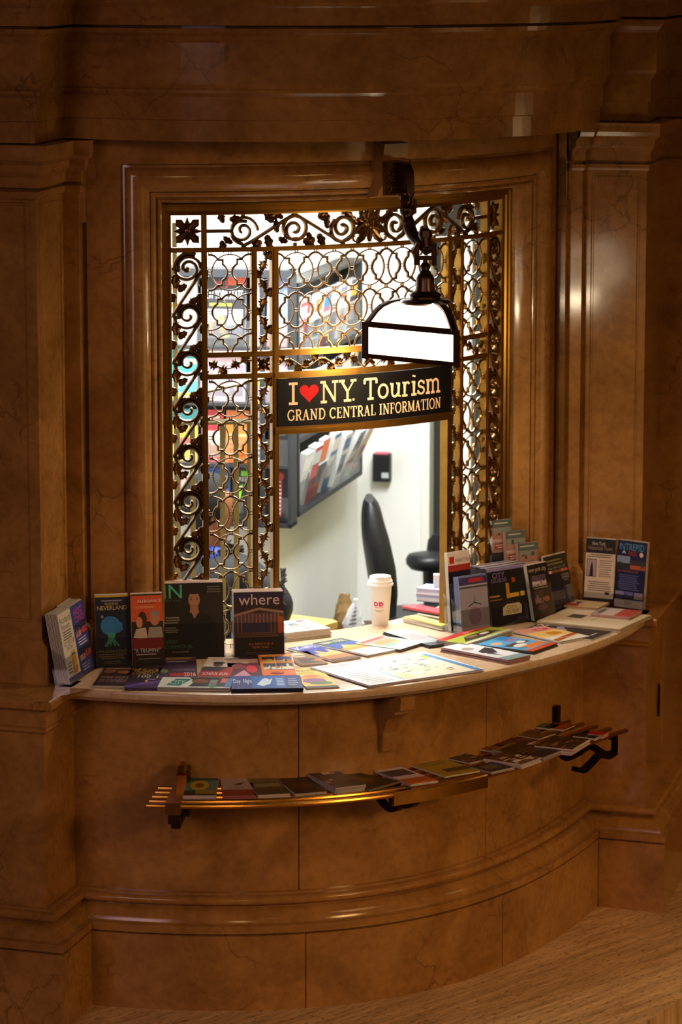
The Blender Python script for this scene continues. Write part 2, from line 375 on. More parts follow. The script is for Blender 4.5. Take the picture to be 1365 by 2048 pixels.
def wallface(mb, p, q, z0, z1, mg, dep=0.006, zm=0.06):
    """vertical wall face p->q with a sunk panel"""
    p = np.array(p); q = np.array(q); L = np.linalg.norm(q-p); d = (q-p)/L; nn = np.array([d[1], -d[0]])
    def R(x0, x1, za, zb, o): return [tuple(p+d*x0+nn*o)+(za,), tuple(p+d*x1+nn*o)+(za,), tuple(p+d*x1+nn*o)+(zb,), tuple(p+d*x0+nn*o)+(zb,)]
    a = R(0, L, z0, z1, 0); b = R(mg, L-mg, z0+zm, z1-zm, 0); c = R(mg+0.003, L-mg-0.003, z0+zm+0.003, z1-zm-0.003, -dep)
    c2 = R(mg+0.008, L-mg-0.008, z0+zm+0.008, z1-zm-0.008, -dep); e = R(mg+0.011, L-mg-0.011, z0+zm+0.011, z1-zm-0.011, -0.002)
    rings = [a, b, c, c2, e]; vs = [v for r in rings for v in r]; fs = []
    for r in range(4):
        for k in range(4): fs.append((r*4+k, r*4+(k+1) % 4, (r+1)*4+(k+1) % 4, (r+1)*4+k))
    fs.append((16, 17, 18, 19)); mb.add(vs, fs)
Z0, Z1 = 1.21, 2.70
def plainfaces(mb, pts, zt=None):
    zt = zt or Z1
    for a, b in zip(pts[:-1], pts[1:]): mb.add([tuple(a)+(Z0,), tuple(b)+(Z0,), tuple(b)+(zt,), tuple(a)+(zt,)], [(0,1,2,3)])
f0 = K + (kfL-K)*0.24
plainfaces(mbL, [kfL, f0]); wallface(mbL, f0, K, Z0, Z1, 0.035); wallface(mbL, Lw[0], Lw[1], Z0, Z1, 0.032); plainfaces(mbL, Lw[1:]+[Lend])
wallface(mbR, Rw[1], Rw[0], Z0, Z1, 0.024); plainfaces(mbR, [Rend]+Rw[::-1][:-1]); plainfaces(mbR, [KR, kbR, kfR]); plainfaces(mbL, Lw[3:]+[Lend, cyl(-0.70, 1.30)], 2.86); plainfaces(mbR, [cyl(0.70, 1.30), Rend]+Rw[::-1][:2], 2.86)
def back_fill(mb, pth):
    q = offset_path(pth, -0.02)
    mb.loft([[tuple(p)+(z,) for p in q] for z in (2.55, 2.90)])
back_fill(mbL, [K, Lw[1], Lw[2], Lw[4], Lend, cyl(-0.66, 1.42)]); back_fill(mbR, [cyl(0.66, 1.42), Rend, Rw[4], Rw[2], Rw[1], KR])
def shelf_fill(mb, pts): mb.add([tuple(p)+(1.0694,) for p in pts], [tuple(range(len(pts)))])
shelf_fill(mbL, [aL, Lw[0]-0.1*N, Lw[2]-0.1*N, Lend-0.1*N, cyl(-0.62, 1.25), cyl(-0.55, 1.5), dado_arc[3]]); shelf_fill(mbR, [aR, dado_arc[-4], cyl(0.55, 1.5), cyl(0.62, 1.25), Rend-0.1*N, KR-0.35*N, KR-0.1*N])
# neck fillet and capital
ZCAP = -0.008
capp = [(0, 2.655), (0.006, 2.660), (0.010, 2.668), (0.010, 2.682), (0.0, 2.684), (0.0, 2.694), (0.014, 2.695), (0.014, 2.728), (0.018, 2.732), (0.026, 2.742), (0.03, 2.748), (0.032, 2.768), (0.038, 2.774), (0.05, 2.785), (0.053, 2.80), (0.053, 2.822), (0.056, 2.832), (-0.1, 2.836)]
struct(mbL.build('wall_left', MARBLE)); struct(mbR.build('wall_right', MARBLE))
for nm, pth in (('trim_1', [kfL]+Lw[:4]+[Lw[3]+0.05*dUV(s1, c1)]), ('trim_2', [Rw[3]+0.03*dUV(-s2, c2)]+Rw[:4][::-1]+[kbR, kfR])):
    struct(sweep(pth, [(d, z+ZCAP) for d, z in capp]).build(nm, MARBLE))
# entablature running over piers and bow
eL = Lw[1]; eR = Rw[1]
ev = toUV((eL+eR)/2)
em = UV(0.03, 0.42)
ent = [kfL, K] + arc3(eL, em, eR, 60) + [KR, kbR, kfR]
entp = [(-0.1, 2.834), (0, 2.834), (0.0, 2.900), (0.002, 2.903), (0.010, 2.904), (0.010, 2.978), (0.014, 2.982), (0.022, 2.990), (0.022, 3.000), (0.030, 3.006), (0.034, 3.018), (0.034, 3.150), (0.038, 3.155), (0.042, 3.160), (0.050, 3.172), (0.062, 3.182), (0.064, 3.196), (0.02, 3.198), (0.02, 3.204), (0.072, 3.206), (0.076, 3.262), (0.080, 3.266), (0.088, 3.276), (0.092, 3.29), (0.10, 3.292), (0.11, 3.33), (0.14, 3.36), (0.15, 3.6)]
struct(sweep(ent, [(d, z-0.005) for d, z in entp]).build('trim_3', MARBLE))
# casing round the opening, swept in cylinder coordinates
T0 = 0.578; ZH = 2.612
def frame_sweep(prof, t0, zh, zbot, nseg=48, rref=1.42):
    rows = []
    for w, r in prof:
        t = t0 + w/rref; row = [tuple(cyl(-t, r))+(zbot,), tuple(cyl(-t, r))+(zh+w,)]
        row += [tuple(cyl(-t+2*t*i/nseg, r))+(zh+w,) for i in range(1, nseg)]
        row += [tuple(cyl(t, r))+(zh+w,), tuple(cyl(t, r))+(zbot,)]; rows.append(row)
    return rows
cp = [(0, 1.29), (0, 1.402), (0.004, 1.408), (0.010, 1.408), (0.012, 1.400), (0.016, 1.400), (0.018, 1.412), (0.026, 1.418), (0.034, 1.418), (0.036, 1.412)]
cp += [(0.038+0.072*k/8, 1.412+0.045*math.sin(math.pi*(0.1+0.62*k/8))) for k in range(9)]
cp += [(0.118, 1.430), (0.128, 1.428), (0.13, 1.448), (0.15, 1.452), (0.24, 1.456)]
mb = MB(); mb.loft(frame_sweep(cp, T0, ZH, 1.07)); struct(mb.build('trim_4', MARBLE, smooth=True))
# keystone block behind the lamp bracket
KT = 0.0
def th_at(px, z, r): 
    ts = np.linspace(-0.75, 0.75, 3001); return ts[int(np.argmin([abs(projx(*cyl(t, r), z)-px) for t in ts]))]
kt = th_at(790, 2.68, 1.5)
mb = MB(); rows = []
for t in (kt-0.035, kt+0.028):
    rows.append([tuple(cyl(t, r))+(z,) for r, z in ((1.40, 2.612), (1.475, 2.625), (1.50, 2.66), (1.51, 2.74), (1.52, 2.80), (1.40, 2.82))])
mb.loft(rows, closed=True); mb.add(rows[0], [(0,1,2,3,4,5)]); mb.add(rows[1], [(5,4,3,2,1,0)])
struct(mb.build('trim_5', MARBLE))
# counter slab
ledL = P(108, 1374, 1.07); ledR = P(1303, 1219, 1.07)
SL_PX = [(107,1372),(160,1378),(300,1386),(465,1388),(600,1386),(750,1377),(1002,1337),(1150,1298),(1250,1262),(1303,1224)]
so = fitcurve(SL_PX, 1.07, toUV(ledL)[0]+0.012, toUV(ledR)[0]-0.01, 70, 5)
si = [cyl(-0.60+1.2*i/70, 1.08) for i in range(71)]
mb = MB()
lip = [(-0.03, 1.0272), (-0.026, 1.0275), (-0.020, 1.0295), (-0.014, 1.036), (-0.008, 1.040), (-0.003, 1.043), (0.0, 1.050), (0.0, 1.062), (-0.003, 1.068), (-0.008, 1.07)]
rows = [[tuple(p)+(1.0272,) for p in si]] + [[tuple(q)+(z,) for q in offset_path(so, d)] for d, z in lip] + [[tuple(p)+(1.07,) for p in si]]
mb.loft(rows); k = len(rows)
for e in (0, 70): mb.add([r[e] for r in rows], [tuple(range(k))])
slab = tag(mb.build('stone_counter', SLABM, smooth=True), 'pale marble counter slab curving out below the bronze grille', 'counter')
# stone corbel under the slab
cx = [p for p in dado_arc if projx(*p, 0.95) > 772][0]
i0 = [i for i, p in enumerate(dado_arc) if projx(*p, 0.95) > 772][0]; td = dado_arc[i0+1]-dado_arc[i0-1]; td /= np.linalg.norm(td); rn = np.array([td[1], -td[0]])
pr = [(-0.005, 0.82), (0.022, 0.825), (0.028, 0.89), (0.055, 0.94), (0.10, 0.965), (0.10, 0.982), (0.132, 0.984), (0.136, 1.027), (-0.005, 1.027)]
mb = MB(); rw = [[tuple(cx+rn*a+td*w)+(z,) for a, z in pr] for w in (-0.028, 0.028)]
mb.loft(rw, closed=True); mb.add(rw[0], [tuple(range(9))]); mb.add(rw[1], [tuple(range(9))[::-1]])
tag(mb.build('stone_corbel', MARBLE, loc=(cx[0], cx[1], 0.84)), 'dark marble corbel bracket under the middle of the counter', 'bracket')
# floor with its step edge
e0 = P(1290, 2048, 0); e1 = P(1365, 1994, 0); ed = (e1-e0)/np.linalg.norm(e1-e0)
ee = [e0-ed*2.0, e0+ed*2.5]
mb = MB(); flp = [(-3.5, 9.2), tuple(ee[0]), tuple(ee[1]), (4.5, 16), (-3.5, 16)]
mb.prism([tuple(e0-ed*2.2), tuple(ee[1]), (4.5, 16.5), (-3.5, 16.5), (-3.5, 9.0)], -0.14, 0.0)
struct(mb.build('floor', TRAV))
mb = MB(); mb.box((-6, 2, -0.16), (7, 17, -0.135)); struct(mb.build('floor_hall', plain('#7d5637', 0.4, var=0.15, scale=9)))
# slot escutcheon on the side of the right pedestal
pp = onplane(1317, 1400, aR, D1)
mb = MB(); q = np.array([pp[0], pp[1]])
poly = [(0.018*math.cos(a)*0.8, 0.062*math.sin(a)) for a in [2*math.pi*k/20 for k in range(20)]]
nB = np.array([D1[1], -D1[0]])
rws = [[tuple(q+D1*x+nB*o)+(pp[2]+z,) for x, z in poly] for o in (0.0, 0.006)]
mb.loft(rws, closed=True); mb.add(rws[1], [tuple(range(20))])
tag(mb.build('keyhole_plate', IRON, loc=(pp[0], pp[1], pp[2])), 'dark oval metal plate on the side of the right pedestal', 'plate')
# ================================================================== BRONZE GRILLE
def G3(s, z, dn=0.0):
    p = cyl((S0+s)/GR, GR+dn); return (p[0], p[1], z)
ZT, ZR2, ZR2b, ZR3, ZR3b, ZR4, ZR4b, ZSB = 2.564, 2.456, 2.44, 2.104, 2.086, 2.030, 2.013, 1.845
H1, H2, H3, HF = 0.362, 0.429, 0.591, 0.706
PW = 0.0095
grille = thing('window_grille', 'gilt bronze ticket window grille with scrolls and interlaced rings', 'grille', G3(0, 1.07))
gl0 = Vector(grille.location)
def gbuild(mb, name, mat, smooth=False):
    return mb.build(name, mat, grille, smooth, loc=None) if False else _gb(mb, name, mat, smooth)
def _gb(mb, name, mat, smooth):
    mb.v = [tuple(Vector(p)-gl0) for p in mb.v]; return mb.build(name, mat, grille, smooth)
def sbox(mb, s0, s1, z0, z1, d0, d1, mat=None, n=None):
    n = n or max(1, int(abs(s1-s0)/0.03)); rows = []
    for i in range(n+1):
        s = s0+(s1-s0)*i/n; rows.append([G3(s, z0, d0), G3(s, z1, d0), G3(s, z1, d1), G3(s, z0, d1)])
    mb.loft(rows, mat, closed=True); mb.add(rows[0], [(0,1,2,3)], mat); mb.add(rows[-1], [(3,2,1,0)], mat)
# outer frame with stepped section
fp = [(0.0, 1.29), (0.0, GR+0.012), (0.008, GR+0.016), (0.016, GR+0.016), (0.018, GR+0.024), (0.034, GR+0.024), (0.036, GR+0.03), (0.05, GR+0.03), (0.056, GR+0.02), (0.056, 1.29)]
mb = MB(); rows = []
for w, r in fp:
    tL, tR = (S0-HF-w)/GR, (S0+HF+w)/GR; z = ZT+w*0.86; row = [tuple(cyl(tL, r))+(1.0701,)]
    row += [tuple(cyl(tL+(tR-tL)*i/40, r))+(z,) for i in range(41)]; row += [tuple(cyl(tR, r))+(1.0701,)]; rows.append(row)
mb.loft(rows, closed=False); _gb(mb, 'outer_frame', BRASS, True)
def gpost(s, z0, z1, w=PW, d=0.014):
    mb = MB(); sbox(mb, s-w, s+w, z0, z1, -d, d); sbox(mb, s-w*0.45, s+w*0.45, z0, z1, d, d+0.003); return _gb(mb, 'post', BRASS, False)
for sgn in (-1, 1):
    gpost(sgn*(H3+0.006), 1.0701, ZT+0.004); gpost(sgn*H2, 1.0701, ZR2); gpost(sgn*(H1-0.004), 1.0701, ZR2, 0.0115, 0.017)
def grail(s0, s1, z0, z1, d=0.015):
    mb = MB(); sbox(mb, s0, s1, z0, z1, -d, d); sbox(mb, s0, s1, z0+(z1-z0)*.3, z0+(z1-z0)*.7, d, d+0.003); return _gb(mb, 'rail', BRASS, False)
grail(-HF, HF, ZR2b, ZR2)
for a, b in ((-H3, -H1), (H1, H3)): grail(a, b, ZR3b, ZR3); grail(a, b, ZR4b, ZR4)
grail(-H1, H1, ZR3b, ZR3+0.003); grail(-H1, H1, ZR4b-0.003, ZR4+0.002, 0.02); grail(-H1, H1, ZSB-0.026, ZSB, 0.024)
ZSC = 1.218   # bottom of the scroll column
for a, b in ((-HF, -H3), (H3, HF)):
    mb = MB(); sbox(mb, a, b, ZSC-0.03, ZSC, -0.012, 0.014); sbox(mb, a, b, 1.0701, 1.10, -0.012, 0.014); sbox(mb, a, b, 1.09, ZSC-0.02, -0.006, 0.004)
    for (s_, e_) in ((a, a+0.022), (b-0.022, b)): sbox(mb, s_, e_, 1.07, ZSC-0.02, -0.012, 0.012)
    _gb(mb, 'base_panel', BRASS, False)
# ribbons of metal in panel coordinates
def clip_runs(pts, box):
    if box is None: return [pts]
    a, b, c, d = box; runs = []; cur = []
    dense = []
    for p, q in zip(pts[:-1], pts[1:]):
        n = max(1, int(np.linalg.norm(np.array(q)-np.array(p))/0.003))
        for k in range(n): dense.append(np.array(p)+(np.array(q)-np.array(p))*k/n)
    dense.append(np.array(pts[-1]))
    inside = [a-1e-6 <= p[0] <= b+1e-6 and c-1e-6 <= p[1] <= d+1e-6 for p in dense]
    if all(inside): return [pts]
    for p, i in zip(dense, inside):
        if i: cur.append(p)
        else:
            if len(cur) > 1: runs.append(cur)
            cur = []
    if len(cur) > 1: runs.append(cur)
    return runs
def ribbon(mb, pts, w, dep=0.006, box=None, round_=True, back=-0.004, taper=None, dfun=None):
    for run in clip_runs(pts, box):
        pp = [np.array(p, float) for p in run]; n = len(pp); rows = []
        closed = np.linalg.norm(pp[0]-pp[-1]) < 1e-6 and n > 3
        for i, p in enumerate(pp):
            a = pp[i-1] if i > 0 else (pp[-2] if closed else pp[0]); b = pp[i+1] if i < n-1 else (pp[1] if closed else pp[-1])
            t1 = p-a; t2 = b-p
            l1 = np.linalg.norm(t1); l2 = np.linalg.norm(t2)
            if l1 > 0: t1 = t1/l1
            if l2 > 0: t2 = t2/l2
            t = t1+t2; t = t/(np.linalg.norm(t)+1e-9); nn = np.array([-t[1], t[0]])
            mit = 1.0
            if l1 > 0 and l2 > 0:
                c = abs(np.array([-t1[1], t1[0]]) @ nn); mit = 1/max(0.5, c)
            hw = w*0.5*(taper(i/(n-1)) if taper else 1)*mit
            q = lambda k, d: G3(*(p+nn*hw*k), d)
            if round_: rows.append([q(-1, back), q(-1, dep*0.35), q(-0.5, dep), q(0.5, dep), q(1, dep*0.35), q(1, back)])
            else: rows.append([q(-1, back), q(-1, dep), q(1, dep), q(1, back)])
        mb.loft(rows, closed=True)
        k = len(rows[0])
        if not closed: mb.add(rows[0], [tuple(range(k))]); mb.add(rows[-1], [tuple(range(k))[::-1]])
RR = 0.0605
def circ(c, r=RR, n=36): return [np.array([c[0]+r*math.cos(2*math.pi*k/n), c[1]+r*math.sin(2*math.pi*k/n)]) for k in range(n)]+[np.array([c[0]+r, c[1]])]
def quatre(c, r=RR*0.985):
    base = []
    for k in range(7):
        a = math.asin(0.45/0.51)*k/6; base.append((0.49+0.51*math.cos(a), 0.51*math.sin(a)))
    base += [(0.73, 0.70)]
    top = [(y, x) for x, y in base[:7]][::-1]
    q1 = base + [(0.47, 0.71)] + top
    full = []
    for k in range(4):
        a = k*math.pi/2; full += [(x*math.cos(a)-y*math.sin(a), x*math.sin(a)+y*math.cos(a)) for x, y in q1[:-1]]
    full.append(full[0]); return [np.array([c[0]+r*x, c[1]+r*y]) for x, y in full]
def ring_panel(s0, s1, z0, z1, cs, ds, zc0, dz, nrows, par0, nc=3):
    mb = MB(); box = (s0, s1, z0, z1); nc = nc
    for j in range(nrows):
        zc = zc0-j*dz
        for i in range(-1, nc+1):
            c = (cs+(i-(nc-1)/2)*ds, zc)
            odd = (i+j+par0) % 2
            if odd: ribbon(mb, quatre(c), 0.0072, 0.0065, box)
            else: ribbon(mb, circ(c), 0.0042, 0.0035, box)
            # small double ties
            for (x, y, hz) in ((c[0], c[1]-dz/2, 0), (c[0]+ds, c[1], 1)):
                for o in (-0.0045, 0.0045):
                    if hz: seg = [(x-0.0075, y+o), (x+0.0075, y+o)]
                    else: seg = [(x+o, y-0.008), (x+o, y+0.008)]
                    if s0 < x < s1 and z0 < y < z1 and not (hz and (i % 1)): ribbon(mb, seg, 0.0022, 0.004, box, False)
            if j == 0:
                for o in (-0.0045, 0.0045): 
                    if s0 < c[0] < s1: ribbon(mb, [(c[0]+o, zc+0.058), (c[0]+o, z1)], 0.0022, 0.004, box, False)
    return _gb(mb, 'ring_panel', GILT, False)
ring_panel(-H1+0.006, H1-0.006, ZR3, ZR2b, 0, 0.0695, 2.371, 0.1335, 3, 1, 11)
for sg in (-1, 1):
    c = sg*(H2+H3)/2; h = (H3-H2)/2-0.006
    ring_panel(c-h, c+h, ZR3, ZR2b, c, 0.0672, 2.371, 0.1335, 3, 1)
    ring_panel(c-h, c+h, 1.072, ZR4b, c, 0.0672, 1.943, 0.1305, 7, 1)
# acanthus and holly leaves: ridged fans with jagged outline
LS = [1.0, 1.0]
def leaf(mb, base, ang, L, Wd, lobes=3, curl=0.0, ridge=0.008):
    base = np.array(base, float); out = []; n = lobes*4; L *= LS[0]; Wd *= LS[1]
    def pt(t, side):
        a = ang+curl*t; ctr = base+np.array([math.cos(ang+curl*t*0.5), math.sin(ang+curl*t*0.5)])*L*t
        w = Wd*math.sin(math.pi*min(1, t*0.92+0.08))**0.8*(0.62+0.38*abs(math.sin(math.pi*lobes*t+0.4)))*(1 if t < 0.98 else 0.1)
        nn = np.array([-math.sin(a), math.cos(a)]); return ctr, ctr+nn*w*side
    rows = []
    for k in range(n+1):
        t = k/n; c, l = pt(t, 1); _, r = pt(t, -1)
        rows.append([G3(*l, -0.002), G3(*l, 0.001), G3(*((l+c)/2), ridge*0.9), G3(*c, ridge*0.45), G3(*((r+c)/2), ridge*0.9), G3(*r, 0.001), G3(*r, -0.002)])
    mb.loft(rows, closed=True); mb.add(rows[0], [tuple(range(7))]); mb.add(rows[-1], [tuple(range(7))[::-1]])
def boss(mb, c, r, h=0.012, n=8):
    vs = [G3(c[0]+r*math.cos(2*math.pi*k/n), c[1]+r*math.sin(2*math.pi*k/n), -0.002) for k in range(n)]
    vs += [G3(c[0]+0.7*r*math.cos(2*math.pi*k/n), c[1]+0.7*r*math.sin(2*math.pi*k/n), h*0.7) for k in range(n)] + [G3(c[0], c[1], h)]
    mb.add(vs, [(k, (k+1) % n, n+(k+1) % n, n+k) for k in range(n)]+[(n+k, n+(k+1) % n, 2*n) for k in range(n)])
def holly(mb, c, ang, L=0.036, Wd=0.016):
    c = np.array(c, float); d = np.array([math.cos(ang), math.sin(ang)]); nn = np.array([-d[1], d[0]])
    prof_ = [(0, .12), (.18, .35), (.28, 1.0), (.42, .45), (.58, .95), (.70, .38), (.80, .5), (1.0, 0.02)]
    rows = []
    for t, w in prof_:
        p = c+d*L*t; q = w*Wd*0.5*1.6; rows.append([G3(*(p+nn*q), -0.002), G3(*(p+nn*q), 0.001), G3(*(p+nn*q*0.5), 0.006), G3(*p, 0.003), G3(*(p-nn*q*0.5), 0.006), G3(*(p-nn*q), 0.001), G3(*(p-nn*q), -0.002)])
    mb.loft(rows, closed=True); mb.add(rows[0], [tuple(range(7))])
# running scroll: every arm starts over one spiral, crosses and winds into the next
def scroll_arm(P_, Ro):
    pts = []
    for a, r in ((200, 0.80), (150, 0.86), (110, 0.93), (75, 1.0), (40, 1.06), (5, 1.10), (-22, 1.12)): pts.append(np.array([r*Ro*math.cos(math.radians(a)), r*Ro*math.sin(math.radians(a))]))
    o = np.array([0, -P_]); k = 0
    for a in range(158, 158+620, 30):
        t = (a-158)/620; r = Ro*(1.10*(1-t)**1.05+0.13); r = min(r, Ro*1.10)
        pts.append(o+np.array([r*math.cos(math.radians(a)), r*math.sin(math.radians(a))]))
    return cat2(pts, 4)
def place(pts, c, rot=0, mx=1):
    out = []; ca, sa = math.cos(rot), math.sin(rot)
    for p in pts:
        x, y = p[0]*mx, p[1]; out.append(np.array([c[0]+x*ca-y*sa, c[1]+x*sa+y*ca]))
    return out
LS[:] = [1.3, 1.25]
for sg in (-1, 1):
    mb = MB(); cx_ = sg*(H3+HF)/2+0.003*sg; box = (min(sg*H3, sg*HF), max(sg*H3, sg*HF), ZSC, ZR2b)
    zc = [2.386-0.1585*k for k in range(8)]
    arm = scroll_arm(0.1585, 0.040)
    start = [np.array([0.042*math.cos(math.radians(a)), 0.042*math.sin(math.radians(a))]) for a in range(130, -20, -10)]
    spi = [np.array([(0.047*(1-t)+0.006)*math.cos(math.radians(60+600*t)), (0.047*(1-t)+0.006)*math.sin(math.radians(60+600*t))]) for t in np.linspace(0, 1, 40)]
    ribbon(mb, place(spi, (cx_, zc[0]), 0, sg*-1), 0.0118, 0.011)
    for k in range(7):
        a_ = place(arm, (cx_, zc[k]), 0, -sg)
        ribbon(mb, a_, 0.0118, 0.012, (box[0], box[1], ZSC-0.001, ZR2b))
        b_ = place([p*np.array([0.90, 0.985]) for p in arm[6:40]], (cx_, zc[k]), 0, -sg); ribbon(mb, b_, 0.0035, 0.006, (box[0], box[1], ZSC-0.001, ZR2b))
        mz = zc[k]-0.079
        if mz < ZSC+0.03: continue
        for (dx, dz, an, L_, w_) in ((0.036, 0.012, 70, 0.040, 0.014), (0.042, -0.006, -60, 0.034, 0.013), (0.030, 0.000, 120, 0.030, 0.011), (-0.036, -0.006, 250, 0.042, 0.014), (-0.042, 0.018, 110, 0.034, 0.012), (-0.028, -0.018, 300, 0.030, 0.011), (0.046, 0.030, 100, 0.026, 0.010), (-0.046, -0.034, 280, 0.026, 0.010)):
            an = an if sg > 0 else 180-an
            leaf(mb, (cx_-sg*dx*-1 if False else cx_+sg*dx, mz+dz), math.radians(an), L_, w_, 3, 0.7*sg)
        for s_ in (-1, 1):
            ribbon(mb, [(cx_+s_*0.044, zc[k]), (cx_+s_*0.062, zc[k])], 0.010, 0.008, box, False)
    boss(mb, (cx_, zc[0]), 0.008)
    _gb(mb, 'scroll_panel', GILT, True)
LS[:] = [1.0, 1.0]
# corner rosettes
for sg in (-1, 1):
    mb = MB(); c = (sg*(H3+HF)/2+0.003*sg, (ZR2+ZT)/2)
    for k in range(8):
        a = math.pi/4*k+math.pi/8*0; leaf(mb, (c[0]+0.008*math.cos(a), c[1]+0.008*math.sin(a)), a, 0.048 if k % 2 else 0.042, 0.017 if k % 2 else 0.009, 2 if k % 2 else 1)
    boss(mb, c, 0.013); _gb(mb, 'rosette', GILT, True)
LS[:] = [1.35, 1.3]
# top frieze: scrolls mirrored about an acanthus palmette
mb = MB(); zc_ = (ZR2+ZT)/2; fb = (-H3, H3, ZR2, ZT)
arm = scroll_arm(0.178, 0.041)
for sg in (-1, 1):
    for k, s_ in enumerate((0.107, 0.285)):
        a_ = []
        for p in arm:   # turn the unit to run along the rail
            a_.append(np.array([sg*(s_+0.178+p[1]) if k == 0 else sg*(s_+0.178+p[1]), zc_+(p[0])*(1 if k == 0 else -1)]))
        ribbon(mb, a_, 0.0118, 0.011, (-H3+.004, H3-.004, ZR2-0.001, ZT+0.001))
        ribbon(mb, [np.array([p[0], zc_+(p[1]-zc_)*0.88]) for p in a_[8:36]], 0.003, 0.006, fb)
    # end and first spirals
    for s_, m_ in ((0.465, -1), ):
        spi = [np.array([sg*(s_)+sg*(0.045*(1-t)+0.006)*math.cos(math.radians(180+600*t)), zc_+m_*(0.045*(1-t)+0.006)*math.sin(math.radians(180+600*t))]) for t in np.linspace(0, 1, 40)]
        ribbon(mb, spi, 0.011, 0.011)
    ribbon(mb, cat2([np.array(p) for p in ((sg*0.022, zc_+0.015), (sg*0.05, zc_-0.005), (sg*0.075, zc_-0.03), (sg*0.107, zc_-0.046), (sg*0.14, zc_-0.034), (sg*0.152, zc_), (sg*0.135, zc_+0.028))], 5), 0.0118, 0.011)
    for s_, dz, an, L_, w_ in ((0.06, 0.025, 30, 0.045, 0.012), (0.085, 0.038, 200, 0.035, 0.011), (0.175, 0.030, 60, 0.036, 0.013), (0.20, 0.042, 160, 0.034, 0.012), (0.165, 0.00, 80, 0.034, 0.010), (0.20, -0.02, 230, 0.040, 0.013), (0.215, -0.032, 300, 0.030, 0.013), (0.235, -0.012, 250, 0.040, 0.012), (0.255, -0.040, 200, 0.035, 0.012), (0.36, 0.030, 40, 0.036, 0.013), (0.375, 0.043, 150, 0.034, 0.012), (0.345, -0.01, 70, 0.034, 0.011), (0.385, -0.018, 240, 0.040, 0.013), (0.405, -0.036, 290, 0.032, 0.013), (0.435, -0.040, 200, 0.03, 0.012), (0.53, 0.030, 60, 0.032, 0.011), (0.54, -0.036, 240, 0.032, 0.011), (0.51, 0.04, 160, 0.03, 0.011), (0.50, -0.045, 20, 0.03, 0.010), (0.325, 0.045, 20, 0.03, 0.010), (0.31, -0.045, 10, 0.028, 0.010)):
        leaf(mb, (sg*s_, zc_+dz*0.9), math.radians(an if sg > 0 else 180-an), L_, w_, 3, 0.6*sg)
    for s_ in (0.107, 0.285, 0.465):
        for e_ in ((zc_-0.044, ZR2), (zc_+0.044, ZT)): ribbon(mb, [(sg*s_, e_[0]), (sg*s_, e_[1])], 0.012, 0.008, None, False)
    ribbon(mb, [(sg*0.51, zc_), (sg*H3, zc_)], 0.012, 0.008, None, False)
    # palmette halves
    for an, L_, w_ in ((75, 0.060, 0.014), (50, 0.058, 0.013), (25, 0.045, 0.011), (-60, 0.055, 0.013), (-30, 0.05, 0.010)):
        leaf(mb, (sg*0.004, zc_+(-0.006 if an > 0 else 0.0)), math.radians(an if sg > 0 else 180-an), L_, w_, 4, 0.5*sg)
    ribbon(mb, cat2([np.array(p) for p in ((sg*0.01, zc_-0.02), (sg*0.035, zc_-0.05), (sg*0.06, zc_-0.048), (sg*0.068, zc_-0.035), (sg*0.060, zc_-0.03))], 5), 0.005, 0.007)
leaf(mb, (0, zc_-0.052), math.radians(90), 0.10, 0.014, 4); boss(mb, (0, zc_), 0.010, 0.016)
_gb(mb, 'scroll_frieze', GILT, True)
LS[:] = [1.0, 1.0]
# holly vines
def vine(p0, p1, amp, period, ph=0.0, hol=0.034):
    mb = MB(); p0 = np.array(p0, float); p1 = np.array(p1, float); L = np.linalg.norm(p1-p0); d = (p1-p0)/L; nn = np.array([-d[1], d[0]])
    pts = [p0+d*L*t+nn*amp*math.sin(2*math.pi*L*t/period+ph) for t in np.linspace(0, 1, max(6, int(L/0.006)))]
    ribbon(mb, pts, 0.0055, 0.006)
    n = int(round(2*L/period))
    for k in range(n):
        t = (k+0.5)*period/2/L
        if t > 1: break
        sgn = 1 if math.sin(2*math.pi*L*t/period+ph) > 0 else -1
        c = p0+d*L*t+nn*amp*sgn*0.6; a = math.atan2(d[1], d[0])
        holly(mb, c-d*0.002, a+math.pi-sgn*0.65, hol*1.15, 0.027); holly(mb, c+d*0.000, a-sgn*0.45, hol*1.1, 0.025)
    return _gb(mb, 'holly_vine', GILT, True)
for sg in (-1, 1):
    c = sg*(H1+H2)/2
    vine((c, ZR2b), (c, ZR3), 0.011, 0.125); vine((c, ZR4b), (c, 1.075), 0.011, 0.125, 0.3)
    mb = MB(); zz = (ZR3b+ZR4)/2
    for k in range(8):
        a = math.pi/4*k; leaf(mb, (c+0.004*math.cos(a), zz+0.004*math.sin(a)), a, 0.028 if k % 2 else 0.02, 0.009 if k % 2 else 0.006, 2)
    boss(mb, (c, zz), 0.008); _gb(mb, 'rosette', GILT, True)
    vine((sg*(H2+0.01), zz+0.002), (sg*(H3-0.008), zz+0.002), 0.013, 0.15, 1.2 if sg > 0 else -1.9, 0.032)
    vine((sg*(H1-0.012), zz), (sg*0.05, zz), 0.014, 0.122, 0.6*sg, 0.030)
mb = MB()
for an in (90, 35, 145, 215, 325):
    leaf(mb, (0, zz-0.004), math.radians(an), 0.026, 0.010, 2)
for sg in (-1, 1):
    ribbon(mb, cat2([np.array(p) for p in ((sg*0.004, zz-0.012), (sg*0.02, zz-0.024), (sg*0.038, zz-0.014), (sg*0.052, zz-0.004))], 5), 0.004, 0.006)
    boss(mb, (sg*0.016, zz+0.008), 0.006)
boss(mb, (0, zz), 0.008); _gb(mb, 'rosette', GILT, True)

